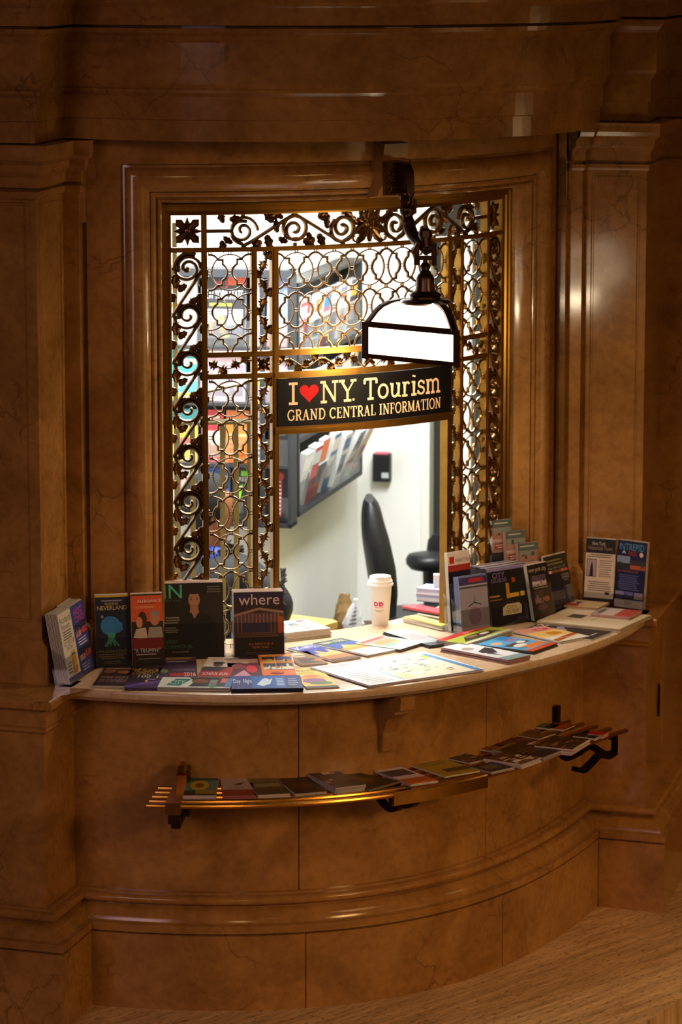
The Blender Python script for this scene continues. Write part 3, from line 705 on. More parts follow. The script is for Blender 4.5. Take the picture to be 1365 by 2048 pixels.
# ================================================================== SIGN with slab serif lettering
CREAM = plain('#e9c49a', 0.55); RED = plain('#b80609', 0.6, spec=0.2); BLACKP = plain('#070506', 0.55, spec=0.2)
def glyphs(kind):
    """stroke letters in a unit em: list of (polyline, width factor)"""
    T = 1.0; t = 0.45
    def arc(cx, cy, rx, ry, a0, a1, n=16): return [(cx+rx*math.cos(math.radians(a0+(a1-a0)*i/n)), cy+ry*math.sin(math.radians(a0+(a1-a0)*i/n))) for i in range(n+1)]
    sf = 1.0 if kind == 'slab' else 0.5
    def S(x, y, w=0.16): return ([(x-w, y), (x+w, y)], sf)
    g = {}
    g['I'] = (0.42, [([(.21, 0), (.21, 1)], T), S(.21, 0.03, .19), S(.21, .97, .19)])
    g['N'] = (0.98, [([(.2, 0), (.2, 1)], t+.2), ([(.2, .97), (.78, .03)], T), ([(.78, 0), (.78, 1)], t+.2), S(.2, .03), S(.16, .97, .14), S(.78, .97)])
    g['Y'] = (0.92, [([(.14, .97), (.46, .45)], T), ([(.80, .97), (.46, .45)], t+.2), ([(.46, .45), (.46, 0)], T), S(.16, .97), S(.78, .97), S(.46, .03, .2)])
    g['T'] = (0.82, [([(.41, 0), (.41, .97)], T), ([(.04, .97), (.78, .97)], sf), ([(.05, .97), (.05, .74)], sf), ([(.77, .97), (.77, .74)], sf), S(.41, .03, .19)])
    g['G'] = (0.86, [(arc(.45, .5, .38, .46, 40, 325, 22), T*.85), ([(.76, .42), (.76, .12)], T*.8), S(.74, .42, .14), ([(.74, .95), (.74, .74)], sf*.8)])
    g['R'] = (0.82, [([(.2, 0), (.2, 1)], T), ([(.2, .97), (.42, .97)]+arc(.42, .73, .24, .24, 90, -90, 10)+[(.2, .49)], t+.35), ([(.42, .49), (.70, .04)], T*.9), S(.2, .03), ([(.04, .97), (.2, .97)], sf), S(.72, .03, .1)])
    g['A'] = (0.86, [([(.14, .03), (.42, .98)], t+.1), ([(.42, .98), (.70, .03)], T), ([(.22, .36), (.62, .36)], t), S(.13, .03, .13), S(.72, .03, .14)])
    g['D'] = (0.92, [([(.2, 0), (.2, 1)], T), ([(.2, .97), (.42, .97)]+arc(.42, .5, .38, .47, 90, -90, 16)+[(.2, .03)], t+.35), ([(.04, .97), (.2, .97)], sf), ([(.04, .03), (.2, .03)], sf)])
    g['C'] = (0.82, [(arc(.46, .5, .38, .46, 45, 315, 22), T*.85), ([(.76, .95), (.76, .72)], sf*.8)])
    g['E'] = (0.74, [([(.2, 0), (.2, 1)], T), ([(.04, .97), (.64, .97), (.64, .78)], sf), ([(.2, .51), (.52, .51)], t), ([(.52, .62), (.52, .40)], t), ([(.04, .03), (.68, .03), (.68, .24)], sf)])
    g['L'] = (0.72, [([(.2, 0), (.2, 1)], T), S(.2, .97), ([(.04, .03), (.66, .03), (.66, .26)], sf)])
    g['F'] = (0.70, [([(.2, 0), (.2, 1)], T), ([(.04, .97), (.62, .97), (.62, .76)], sf), ([(.2, .50), (.50, .50)], t), ([(.50, .62), (.50, .38)], t), S(.2, .03)])
    g['O'] = (0.92, [(arc(.46, .5, .38, .47, 0, 360, 28), T*.8)])
    g['M'] = (1.08, [([(.18, 0), (.18, 1)], t+.2), ([(.18, .97), (.54, .10)], T), ([(.54, .10), (.90, .97)], t+.1), ([(.90, 0), (.90, 1)], T), S(.18, .03), S(.90, .03), S(.14, .97, .1), S(.94, .97, .1)])
    h = .68
    g['o'] = (0.74, [(arc(.37, h/2, .28, h/2-.03, 0, 360, 24), T*.95)])
    g['u'] = (0.82, [([(.06, h-.03), (.20, h-.03), (.20, .24)]+arc(.38, .22, .18, .19, 180, 300, 8)+[(.60, .22)], T*.9), ([(.46, h-.03), (.62, h-.03), (.62, .03), (.76, .03)], T*.9)])
    g['r'] = (0.62, [([(.05, h-.03), (.2, h-.03), (.2, .03)], T*.9), S(.21, .03, .18), ([(.2, .36)]+arc(.38, .40, .17, .25, 160, 40, 8), T*.85)])
    g['i'] = (0.42, [([(.05, h-.03), (.21, h-.03), (.21, .03)], T*.9), S(.21, .03, .18), ([(.20, .88), (.22, .96)], 1.6)])
    g['s'] = (0.60, [(arc(.29, .50, .18, .15, 20, 235, 12)+arc(.30, .19, .20, .16, 60, -160, 12), T*.85), ([(.48, .64), (.48, .48)], sf*.8), ([(.08, .04), (.08, .22)], sf*.8)])
    g['m'] = (1.14, [([(.04, h-.03), (.18, h-.03), (.18, .03)], T*.9), S(.18, .03, .15), ([(.18, .40)]+arc(.36, .44, .18, .21, 170, 0, 10)+[(.54, .03)], T*.9), S(.54, .03, .13), ([(.54, .40)]+arc(.74, .44, .20, .21, 170, 0, 10)+[(.94, .03)], T*.9), S(.95, .03, .15)])
    g['.'] = (0.2, [([(.06, .03), (.12, .03)], 1.2)])
    return g
def stroke_text(mb, txt, s0, s1, zb, hgt, w, kind, skip=None, d=0.0262, zfun=None, gap=0.0):
    g = glyphs(kind); tot = sum((g[c][0]+gap if c != ' ' else 0.42) for c in txt); sx = (s1-s0)/tot; x = s0
    for c in txt:
        if c == ' ': x += 0.42*sx; continue
        adv, st = g[c]
        for poly, wf in st:
            pp = [np.array([x+p[0]*sx, zb+p[1]*hgt]) for p in poly]; rows = []
            n = len(pp)
            for i, p in enumerate(pp):
                a = pp[max(0, i-1)]; b = pp[min(n-1, i+1)]
                t = b-a; t = t/(np.linalg.norm(t)+1e-9); nn = np.array([-t[1], t[0]])
                mit = 1.0
                if 0 < i < n-1:
                    t1 = (p-a)/(np.linalg.norm(p-a)+1e-9); mit = 1/max(.6, abs(np.array([-t1[1], t1[0]]) @ nn))
                hw = w*wf*0.5*mit; rows.append([G3(*(p+nn*hw), d), G3(*(p-nn*hw), d)])
            mb.loft(rows)
        x += (adv+gap)*sx
sign = thing('information_sign', 'black curved sign with cream lettering and a red heart over the ticket opening', 'sign', G3(0, ZSB+0.001))
sl0 = Vector(sign.location)
def sgb(mb, name, mat, normals=True):
    mb.v = [tuple(Vector(p)-sl0) for p in mb.v]; return mb.build(name, mat, sign, normals=normals)
mb = MB(); sbox(mb, -H1+0.0085, H1-0.0085, ZSB+0.001, ZR4b-0.004, 0.016, 0.0255, n=40); sgb(mb, 'board', BLACKP)
mb = MB()
SA, SBx = -H1+0.038, H1-0.030
zt = ZSB+0.076; hh = 0.072
# image columns on the sign give the letter positions
def s_at(px, z=1.93):
    ss = np.linspace(-0.4, 0.4, 1601); return ss[int(np.argmin([abs(projx(*G3(s, z)[:2], z)-px) for s in ss]))]
stroke_text(mb, 'I', s_at(572.5), s_at(591.5), zt, hh, 0.0088, 'slab')
stroke_text(mb, 'NY', s_at(634), s_at(705), zt, hh, 0.0088, 'slab')
stroke_text(mb, 'Tourism', s_at(720), s_at(871), zt, hh, 0.0086, 'slab')
stroke_text(mb, 'GRAND CENTRAL INFORMATION', s_at(570.5), s_at(872), ZSB+0.020, 0.037, 0.0052, 'roman', gap=0.06)
c_ = (s_at(700), zt+0.004); mb.add([G3(c_[0]+0.0045*math.cos(a), c_[1]+0.0045*math.sin(a), 0.0262) for a in [2*math.pi*k/12 for k in range(12)]], [tuple(range(12))])
sgb(mb, 'lettering', CREAM)
mb = MB(); hx = s_at(613); hw_ = (s_at(632)-s_at(594.5))/2; pts = []
for k in range(40):
    a = 2*math.pi*k/40; x = 16*math.sin(a)**3/16; y = (13*math.cos(a)-5*math.cos(2*a)-2*math.cos(3*a)-math.cos(4*a))/16
    pts.append(G3(hx+x*hw_, zt+0.038+y*hw_*1.02, 0.0264))
mb.add(pts+[G3(hx, zt+0.036, 0.0264)], [(k, (k+1) % 40, 40) for k in range(40)]); sgb(mb, 'heart', RED)

# ================================================================== PENDANT LAMP on its bracket
RL = 1.715
lt = th_at(851, 2.35, RL); LC = cyl(lt, RL)
def lz(py, pt):   # height of an image row above plan point pt
    d = ray(682.5, py); return HC + d[2]/d[1]*pt[1]
zb = 2.098
A_ = np.array([0, 0.0]); ax = np.array([math.cos(math.radians(-40)), math.sin(math.radians(-40))])
yA = LC[1]+0.036
pA = np.array([Zat(731, 690, yA)[0], yA]); Wl = 0.385; pB = pA+ax*Wl; 
pC = np.array([Zat(905, 660, pA[1]+0.13)[0], pA[1]+0.135])
tri = [pA, pB, pC]
lamp = thing('pendant_lamp', 'lit bronze lantern with opal glass panes hanging before the grille', 'lamp', (LC[0], LC[1], 2.098))
ll0 = Vector(lamp.location)
def lb(mb, name, mat, smooth=False, parent=None):
    mb.v = [tuple(Vector(p)-ll0) for p in mb.v]; return mb.build(name, mat, parent or lamp, smooth)
zmid = 2.212; ztop = 2.298
cen = LC
def hoodpt(p, k):   # ogee hood from the eaves up to the cap
    prof_ = [(1.0, 0), (0.965, 0.10), (0.90, 0.30), (0.83, 0.52), (0.74, 0.72), (0.60, 0.88), (0.42, 0.97), (0.25, 1.0)]
    f, h = prof_[k]; q = cen+(p-cen)*f; return (q[0], q[1], zmid+(ztop-zmid)*h)
def shrink(p, q, m): d = (q-p)/np.linalg.norm(q-p); return p+d*m, q-d*m
for i in range(3):
    p, q = tri[i], tri[(i+1) % 3]; d = (q-p)/np.linalg.norm(q-p); nn = np.array([d[1], -d[0]])
    mb = MB()
    for za, zb2, th_ in ((zb, zb+0.016, 0.009), (zmid-0.010, zmid+0.010, 0.010)):
        a, b = p+nn*0.004, q+nn*0.004; c, e = q-nn*0.006, p-nn*0.006
        mb.prism([tuple(a), tuple(b), tuple(c), tuple(e)], za, zb2)
    lb(mb, 'frame_bar', BRONZE)
    a, b = shrink(p, q, 0.008); mb = MB(); mb.add([tuple(a)+(zb+0.01,), tuple(b)+(zb+0.01,), tuple(b)+(zmid-0.006,), tuple(a)+(zmid-0.006,), tuple(a-nn*.003)+(zb+0.01,), tuple(b-nn*.003)+(zb+0.01,), tuple(b-nn*.003)+(zmid-0.006,), tuple(a-nn*.003)+(zmid-0.006,)], [(0,1,2,3),(7,6,5,4),(0,4,5,1),(3,2,6,7)])
    lb(mb, 'glass_pane', LAMPG)
    mb = MB(); rows = []
    for k in range(8):
        P1 = np.array(hoodpt(p, k)); P2 = np.array(hoodpt(q, k)); row = []
        for t in np.linspace(0, 1, 9):
            r = P1+(P2-P1)*t; bow = 0.0; row.append(tuple(r))
        rows.append(row)
    mb.loft(rows); lb(mb, 'hood_glass', LAMPG, True)
for i in range(3):
    p = tri[i]; mb = MB(); mb.box((p[0]-0.011, p[1]-0.011, zb), (p[0]+0.011, p[1]+0.011, zmid+0.008))
    d = (p-cen)/np.linalg.norm(p-cen); t = np.array([-d[1], d[0]]); rows = []
    for k in range(8):
        h = np.array(hoodpt(p, k)); o = np.array([d[0], d[1], 0.0])*0.002+np.array([0, 0, 0.004]); tt = np.array([t[0], t[1], 0])*0.013
        dd = np.array([d[0], d[1], 0])*0.010
        rows.append([tuple(h+o+tt-dd), tuple(h+o+dd*0.3), tuple(h+o-tt-dd), tuple(h-o-tt-dd), tuple(h-o*1.5), tuple(h-o+tt-dd)])
    mb.loft(rows, closed=True); lb(mb, 'corner_strap', BRONZE)
mb = MB(); c3 = (LC[0], LC[1], 0)
capz = ztop-0.008
mb.lathe([(0.085, capz-0.006), (0.088, capz), (0.080, capz+0.007), (0.052, capz+0.011), (0.050, capz+0.018), (0.056, capz+0.023), (0.048, capz+0.030), (0.034, capz+0.036), (0.031, capz+0.05), (0.030, capz+0.078), (0.024, capz+0.090), (0.019, capz+0.094), (0.020, capz+0.098), (0.013, capz+0.104), (0.016, capz+0.110), (0.018, capz+0.117), (0.012, capz+0.126), (0.008, capz+0.130), (0.008, capz+0.150)], c3, 24)
lb(mb, 'cap', BRONZE, True)
mb = MB(); zj = capz+0.150
tu = np.array([math.cos(math.radians(-20)), math.sin(math.radians(-20))])
for s_ in (-1, 1):
    q = LC+tu*0.030*s_; mb.box((q[0]-0.009, q[1]-0.006, zj-0.03), (q[0]+0.009, q[1]+0.006, zj+0.045))
mb.box((LC[0]-0.034, LC[1]-0.008, zj-0.012), (LC[0]+0.034, LC[1]+0.008, zj+0.002))
lb(mb, 'clevis', BRONZE)
# arm: plate on the keystone, square scroll block, S-shaped arm, volute
PC = cyl(th_at(796, 2.69, 1.525), 1.524); rd = (PC-GC)/np.linalg.norm(PC-GC); tg = np.array([-rd[1], rd[0]]); tg = -tg if tg[0] < 0 else tg
mb = MB()
def LP_(a, b, z): q = PC+rd*a+tg*b; return (q[0], q[1], z)
def lbox(mb, a0, a1, b0, b1, z0, z1):
    mb.add([LP_(a0,b0,z0), LP_(a1,b0,z0), LP_(a1,b1,z0), LP_(a0,b1,z0), LP_(a0,b0,z1), LP_(a1,b0,z1), LP_(a1,b1,z1), LP_(a0,b1,z1)], [(0,3,2,1),(4,5,6,7),(0,1,5,4),(1,2,6,5),(2,3,7,6),(3,0,4,7)])
lbox(mb, -0.01, 0.006, -0.052, 0.052, 2.630, 2.745)
for k in range(44):
    b = rnd.uniform(-0.042, 0.042); z = rnd.uniform(2.64, 2.735); r = rnd.uniform(0.006, 0.011)
    q = LP_(0.007, b, z); mb.lathe([(r, -0.001), (r*0.8, r*0.5), (r*0.2, r*0.8)], q, 7)
for b in (-0.049, 0.045): lbox(mb, 0.0, 0.011, b, b+0.004, 2.632, 2.743)
lb(mb, 'wall_plate', GILT)
mb = MB(); prof_ = [(0.0, 2.735), (0.03, 2.742), (0.06, 2.735), (0.078, 2.712), (0.082, 2.68), (0.082, 2.64), (0.055, 2.62), (0.03, 2.635), (0.0, 2.650)]
rows = [[LP_(a, b, z) for a, z in prof_] for b in (-0.014, 0.014)]; mb.loft(rows, closed=True); mb.add(rows[0], [tuple(range(9))]); mb.add(rows[1], [tuple(range(9))[::-1]])
for k in range(7):
    a = k/6; mb.box((0,0,0), (0,0,0)) if False else None
zend = zj+0.055; aend = float((LC-PC) @ rd); bend = float((LC-PC) @ tg)
ctrl = [(0.055, 0.0, 2.645), (0.060, bend*0.15, 2.600), (0.070, bend*0.3, 2.560), (0.095, bend*0.55, 2.515), (0.14, bend*0.8, 2.485), (aend*0.92, bend, 2.475), (aend*1.05, bend, 2.462), (aend*1.02, bend, zend)]
pts = cat2([np.array(c) for c in ctrl], 6); mb.tube([LP_(*p) for p in pts], [0.023+0.004*math.sin(i*0.9)*(1 if i < 14 else 0)-0.006*(i/len(pts)) for i in range(len(pts))], 10)
q = LP_(aend, bend, zend+0.012); mb.lathe([(0.006, -0.03), (0.016, -0.018), (0.024, 0.0), (0.020, 0.018), (0.008, 0.026)], q, 12)
lb(mb, 'bracket_arm', BRONZE, True)
mb = MB()
for k in range(12):
    a = 2*math.pi*k/12; mb.tube([LP_(0.066+0.022*math.cos(a)*0.4, 0.02*math.cos(a), 2.615+0.012*math.sin(a)), LP_(0.075, 0.028*math.cos(a), 2.590+0.02*math.sin(a))], [0.007, 0.003], 6)
for s_ in (-1, 1):
    mb.tube([LP_(aend*0.85, bend+0.014*s_, 2.475), LP_(aend*0.95, bend+0.034*s_, 2.455), LP_(aend, bend+0.030*s_, zend-0.01)], [0.004, 0.010, 0.007], 6)
lb(mb, 'acanthus_collar', GILT, True)
# the lamp's bulb
bl = bpy.data.lights.new('lamp_bulb', 'POINT'); bl.energy = 12; bl.color = (1.0, 0.78, 0.50); bl.shadow_soft_size = 0.05
bo = bpy.data.objects.new('lamp_bulb', bl); COL.objects.link(bo); bo.location = (LC[0], LC[1], 2.085)
# ================================================================== PRINTED COVERS
_txt = {}
def text_tris(s):
    """outline of a word as flat faces, normalised to width and height 1"""
    if s in _txt: return _txt[s]
    cu = bpy.data.curves.new('word', 'FONT'); cu.body = s; cu.resolution_u = 2; cu.fill_mode = 'FRONT'
    ob = bpy.data.objects.new('word', cu); COL.objects.link(ob)
    bpy.context.view_layer.update()
    me = bpy.data.meshes.new_from_object(ob.evaluated_get(bpy.context.evaluated_depsgraph_get()))
    vs = [(v.co.x, v.co.y) for v in me.vertices]; fs = [tuple(p.vertices) for p in me.polygons]
    bpy.data.objects.remove(ob); bpy.data.meshes.remove(me); bpy.data.curves.remove(cu)
    x0 = min(v[0] for v in vs); x1 = max(v[0] for v in vs); y0 = min(v[1] for v in vs); y1 = max(v[1] for v in vs)
    _txt[s] = ([((v[0]-x0)/(x1-x0), (v[1]-y0)/(y1-y0)) for v in vs], fs); return _txt[s]
def design(mb, w, h, z, items, bg, M=None, seed=1, x0=0.0, y0=0.0):
    """lay out a printed face: unit coordinates over a w by h sheet at height z"""
    R = random.Random(seed); lvl = [0]
    def put(vs, fs, c):
        lvl[0] += 1; zz = z+0.00004*min(lvl[0], 48)
        pts = [(x0+p[0]*w, y0+p[1]*h, zz) for p in vs]
        if M is not None: pts = [tuple(M @ Vector(p)) for p in pts]
        mb.add(pts, fs, ink(c))
    put([(0,0),(1,0),(1,1),(0,1)], [(0,1,2,3)], bg)
    for it in items:
        k = it[0]
        if k == 'r': _, a, b, c, d, col = it; put([(a,b),(c,b),(c,d),(a,d)], [(0,1,2,3)], col)
        elif k == 'e':
            _, cx_, cy_, rx, ry, col = it; put([(cx_+rx*math.cos(2*math.pi*i/20), cy_+ry*math.sin(2*math.pi*i/20)) for i in range(20)], [tuple(range(20))], col)
        elif k == 'p': _, pts, col = it; put(pts, [tuple(range(len(pts)))], col)
        elif k == 't':
            _, s, a, b, c, d, col = it; vs, fs = text_tris(s); put([(a+(c-a)*x, b+(d-b)*y) for x, y in vs], fs, col)
        elif k == 'tv':   # word turned a quarter
            _, s, a, b, c, d, col = it; vs, fs = text_tris(s); put([(a+(c-a)*(1-y), b+(d-b)*x) for x, y in vs], fs, col)
        elif k == 'L':
            _, a, b, c, d, n, col = it; vs = []; fs = []
            for i in range(n):
                yy = b+(d-b)*(i+0.5)/n; hh_ = (d-b)/n*0.22; xa = a+(c-a)*R.uniform(0, .12); xb = c-(c-a)*R.uniform(0, .2); m = len(vs)
                vs += [(xa, yy-hh_), (xb, yy-hh_), (xb, yy+hh_), (xa, yy+hh_)]; fs.append((m, m+1, m+2, m+3))
            put(vs, fs, col)
        elif k == 'ph':  # small photograph: sky, ground and blocks
            _, a, b, c, d, c1_, c2_, n = it; put([(a,b),(c,b),(c,d),(a,d)], [(0,1,2,3)], c1_)
            m0 = b+(d-b)*0.45; put([(a,b),(c,b),(c,m0),(a,m0)], [(0,1,2,3)], c2_[0]); vs = []; 
            for j in range(n):
                xx = a+(c-a)*R.uniform(0, .8); ww = (c-a)*R.uniform(.06, .2); yy = b+(d-b)*R.uniform(0, .5); h2 = (d-b)*R.uniform(.08, .45)
                xx2 = min(c, xx+ww); yy2 = min(d, yy+h2); put([(xx, yy), (xx2, yy), (xx2, yy2), (xx, yy2)], [(0,1,2,3)], c2_[j % len(c2_)])
def quad_rect(nl, nr, fl, z, dmin=None):
    a = P(*nl, z); b = P(*nr, z); c = P(*fl, z); w = float(np.linalg.norm(b-a)); d = (b-a)/w; pr = np.array([-d[1], d[0]])
    h = float((c-a) @ pr); return a, d, w, h
def leaflet_mesh(w, h, th, pg): 
    mb = MB(); mb.box((0, 0, 0), (w, h, th), pages_mat(pg)); return mb
def place_leaflet(name, cat, label, nl, nr, fl, zt, n, items, bg, under=None, group=None, tl=0.0022, pg='#cfc8bd', seed=1, h=None, jit=0.003, rot=0):
    """pile of n leaflets; the top one printed. corners given in the photo for its upper face, zt = height of what it lies on"""
    z1 = zt+n*tl; a, d, w, hh = quad_rect(nl, nr, fl, z1)
    if h: hh = h
    ang = math.atan2(d[1], d[0]); R = random.Random(seed*13+5)
    proto = None
    for k in range(n):
        last = k == n-1
        ox, oy, da = (0, 0, 0) if last else (R.uniform(-jit, jit), R.uniform(-jit, jit), R.uniform(-.012, .012))
        loc = (a[0]+ox, a[1]+oy, zt+k*tl)
        if last or proto is None:
            o = leaflet_mesh(w, hh, tl*0.94, pg).build(name, None, None); 
            if not last: proto = o
        else:
            o = proto.copy(); COL.objects.link(o)
        o.location = loc; o.rotation_euler = (0, 0, ang+da)
        if last:
            mb = MB()
            if rot == 1: design(mb, hh, w, tl*0.94+0.0001, items, bg, Matrix.Translation((w, 0, 0)) @ Matrix.Rotation(math.pi/2, 4, 'Z'), seed)
            elif rot == -1: design(mb, hh, w, tl*0.94+0.0001, items, bg, Matrix.Translation((0, hh, 0)) @ Matrix.Rotation(-math.pi/2, 4, 'Z'), seed)
            else: design(mb, w, hh, tl*0.94+0.0001, items, bg, None, seed)
            c = mb.build('cover', None, o, normals=False); tag(o, label, cat)
        else: tag(o, under or ('copy in the pile beneath the ' + label)[:110], cat, group or ('copies under the ' + label)[:80])
    return o
def short(s, n=16): 
    w = s.split(); return ' '.join(w[:n])
def pile(name, cat, what, where, *a, **k):
    k['under'] = short('spare copy lying under the %s' % what, 16); k['group'] = short('spare copies under the %s' % what, 12)
    return place_leaflet(name, cat, short('%s %s' % (what, where), 16), *a, **k)

# ================================================================== BRASS RACK under the counter
SH = 0.750
FR_PX = [(283,1605),(340,1608),(465,1608),(600,1602),(780,1585),(970,1549),(1100,1510),(1170,1482),(1250,1458)]
ua = toUV(P(281, 1605, SH))[0]; ub = toUV(P(1254, 1457, SH))[0]
front = fitcurve(FR_PX, SH, ua-0.02, ub+0.02, 120, 4)
rack = thing('brass_rack', 'brass rail rack of five rods below the counter holding leaflets', 'rack', (front[60][0], front[60][1], SH))
rl0 = Vector(rack.location)
def rb(mb, name, mat, smooth=True):
    mb.v = [tuple(Vector(p)-rl0) for p in mb.v]; return mb.build(name, mat, rack, smooth)
lends = [281, 287.5, 294, 300.5, 307]; rends = [1254, 1226, 1198, 1169, 1141]
for i in range(5):
    c = offset_path(front, -0.058*i); c = [p for p in c if lends[i] <= projx(*p, SH) <= rends[i]]
    mb = MB(); mb.tube([tuple(p)+(SH-0.0085,) for p in c], 0.0085, 10); rb(mb, 'rod', SHELFB)
def fr_at(px): 
    i = int(np.argmin([abs(projx(*p, SH)-px) for p in front])); t = front[min(i+1, 120)]-front[max(i-1, 0)]; t = t/np.linalg.norm(t); return front[i], t, np.array([t[1], -t[0]])
def frbox(mb, c, t, n_, a0, a1, b0, b1, z0, z1):
    mk = lambda a, b, z: tuple(c+t*a+n_*b)+(z,)
    mb.add([mk(a0,b0,z0), mk(a1,b0,z0), mk(a1,b1,z0), mk(a0,b1,z0), mk(a0,b0,z1), mk(a1,b0,z1), mk(a1,b1,z1), mk(a0,b1,z1)], [(0,3,2,1),(4,5,6,7),(0,1,5,4),(1,2,6,5),(2,3,7,6),(3,0,4,7)])
# left bracket
c, t, n_ = fr_at(341); mb = MB(); frbox(mb, c, t, n_, -0.025, 0.025, -0.235, 0.012, SH-0.035, SH+0.004); rb(mb, 'end_bar', SHELFB, False)
mb = MB(); frbox(mb, c, t, n_, -0.017, 0.021, -0.03, 0.002, SH-0.068, SH-0.035); frbox(mb, c, t, n_, -0.010, 0.020, -0.26, -0.02, SH-0.088, SH-0.066); frbox(mb, c, t, n_, -0.004, 0.026, -0.29, -0.225, SH-0.10, SH+0.055)
rb(mb, 'wall_bracket', BRONZE, False)
mb = MB(); frbox(mb, c, t, n_, -0.012, 0.022, -0.238, -0.205, SH+0.003, SH+0.042); mb.tube([tuple(c+t*0.005-n_*0.222)+(SH+0.04,), tuple(c+t*0.005-n_*0.235)+(SH+0.058,), tuple(c+t*0.005-n_*0.26)+(SH+0.066,)], [0.018, 0.017, 0.012], 10); rb(mb, 'finial', SHELFB, False)
# middle band and scroll bracket
bp_ = [p for p in front if 782 <= projx(*p, SH) <= 972]
mb = MB(); rows = []
for p, q in zip(offset_path(bp_, 0.003), offset_path(bp_, 0.014)): rows.append([tuple(p)+(SH-0.042,), tuple(q)+(SH-0.042,), tuple(q)+(SH-0.002,), tuple(q-0.002*(q-p)/np.linalg.norm(q-p))+(SH+0.002,), tuple(p)+(SH+0.002,)])
mb.loft(rows, closed=True); mb.add(rows[0], [(0,1,2,3,4)]); mb.add(rows[-1], [(4,3,2,1,0)]); rb(mb, 'front_band', SHELFB, False)
def strap(mb, c, t, n_, pts, w, th=0.007):
    rows = []; pp = cat2([np.array(p) for p in pts], 6)
    for i, p in enumerate(pp):
        a = pp[max(0, i-1)]; b = pp[min(len(pp)-1, i+1)]; d = (b-a)/(np.linalg.norm(b-a)+1e-9); m = np.array([-d[1], d[0]])*th
        rows.append([tuple(c+t*(-w)+n_*(p[0]+m[0]))+(p[1]+m[1],), tuple(c+t*w+n_*(p[0]+m[0]))+(p[1]+m[1],), tuple(c+t*w+n_*(p[0]-m[0]))+(p[1]-m[1],), tuple(c+t*(-w)+n_*(p[0]-m[0]))+(p[1]-m[1],)])
    mb.loft(rows, closed=True); mb.add(rows[0], [(0,1,2,3)]); mb.add(rows[-1], [(3,2,1,0)])
c, t, n_ = fr_at(838); mb = MB()
strap(mb, c, t, n_, [(-0.30, SH-0.03), (-0.26, SH-0.045), (-0.2, SH-0.085), (-0.14, SH-0.10), (-0.09, SH-0.075), (-0.11, SH-0.05), (-0.14, SH-0.06), (-0.13, SH-0.075)], 0.012)
strap(mb, c, t, n_, [(-0.01, SH-0.03), (-0.02, SH-0.055), (-0.06, SH-0.07), (-0.09, SH-0.055)], 0.012); frbox(mb, c, t, n_, -0.016, 0.016, -0.30, 0.0, SH-0.034, SH-0.018); rb(mb, 'scroll_bracket', IRON, False)
# right bracket
c, t, n_ = fr_at(1234); mb = MB(); frbox(mb, c, t, n_, -0.006, 0.010, -0.012, 0.006, SH-0.075, SH-0.006); frbox(mb, c, t, n_, -0.008, 0.008, -0.16, 0.0, SH-0.030, SH-0.018)
strap(mb, c, t, n_, [(0.0, SH-0.072), (-0.05, SH-0.085), (-0.10, SH-0.068), (-0.15, SH-0.10), (-0.20, SH-0.125), (-0.25, SH-0.10)], 0.013, 0.008)
strap(mb, c, n_, -t, [(0.0, SH-0.072), (0.05, SH-0.08), (0.10, SH-0.066), (0.15, SH-0.085), (0.20, SH-0.10), (0.25, SH-0.085)], 0.012, 0.008); rb(mb, 'end_bracket', IRON, False)
c, t, n_ = fr_at(1108); wz = [i for i, p in enumerate(dado_arc) if projx(*p, 0.8) > 1104][0]; q = dado_arc[wz]; t = dado_arc[wz+1]-dado_arc[wz-1]; t /= np.linalg.norm(t); n_ = np.array([t[1], -t[0]])
mb = MB(); frbox(mb, q, t, n_, -0.018, 0.014, -0.004, 0.02, SH-0.02, SH+0.045); rb(mb, 'wall_plate', IRON, False)

K1 = ['#6b2018', '#241511', '#8a5a2a', '#3a2018', '#b08a5a']
def busy(seed, cols, n=16):
    R = random.Random(seed); out = []
    for i in range(n):
        x = R.uniform(0, .8); y = R.uniform(.05, .8); out.append(('r', x, y, min(1, x+R.uniform(.08, .35)), min(1, y+R.uniform(.03, .14)), cols[R.randrange(len(cols))]))
    return out
def shelfpile(what, where, nl, nr, fl, n, items, bg, **k): return pile('leaflet', 'leaflet', what, where, nl, nr, fl, SH, n, items, bg, **k)
shelfpile('teal travel guide with a yellow sun', 'beside the left bracket of the brass rack', (367,1591), (432,1591), (371.7,1543.6), 6, [('r',0,0,1,.2,'#20301c'),('r',0,.62,1,1,'#16504c'),('e',.45,.42,.3,.2,'#c8b42c'),('e',.45,.42,.14,.1,'#7a5a18'),('t','LETS GO',.1,.82,.9,.95,'#d8d8c8'),('r',.35,.06,1,.22,'#a08a3a')], '#4f8f88', pg='#d8c8c8', seed=11)
shelfpile('white and red booklet with an insect drawing', 'second from the left on the brass rack', (446,1592), (510,1591), (437,1548), 5, [('r',0,0,1,.28,'#8a1a20'),('p',[(.3,.5),(.75,.62),(.6,.48)],'#2a2622'),('t','THEATRE',.1,.78,.9,.9,'#7a2830'),('t','1 YEAR',.3,.33,.7,.41,'#8a1a20')], '#b8a8a8', pg='#b06a70', seed=12)
shelfpile('dark booklet with bold red title', 'third from the left on the brass rack', (516,1590), (580,1587), (497,1536), 5, [('r',0,.72,1,.97,'#2a0c0c'),('t','PARK',.1,.75,.9,.94,'#a01a18'),('r',0,.45,1,.66,'#6f6a3c'),('r',.1,.28,.9,.40,'#8a8868'),('r',0,0,1,.22,'#3c3a2c')], '#54503c', seed=13)
shelfpile('near black booklet with small white script', 'fourth from the left on the brass rack', (592,1588), (655,1583), (567,1543), 4, [('e',.5,.33,.3,.1,'#4a2c1c'),('p',[(.55,.7),(.9,.84),(.7,.7)],'#b8b0a0')], '#241712', seed=14)
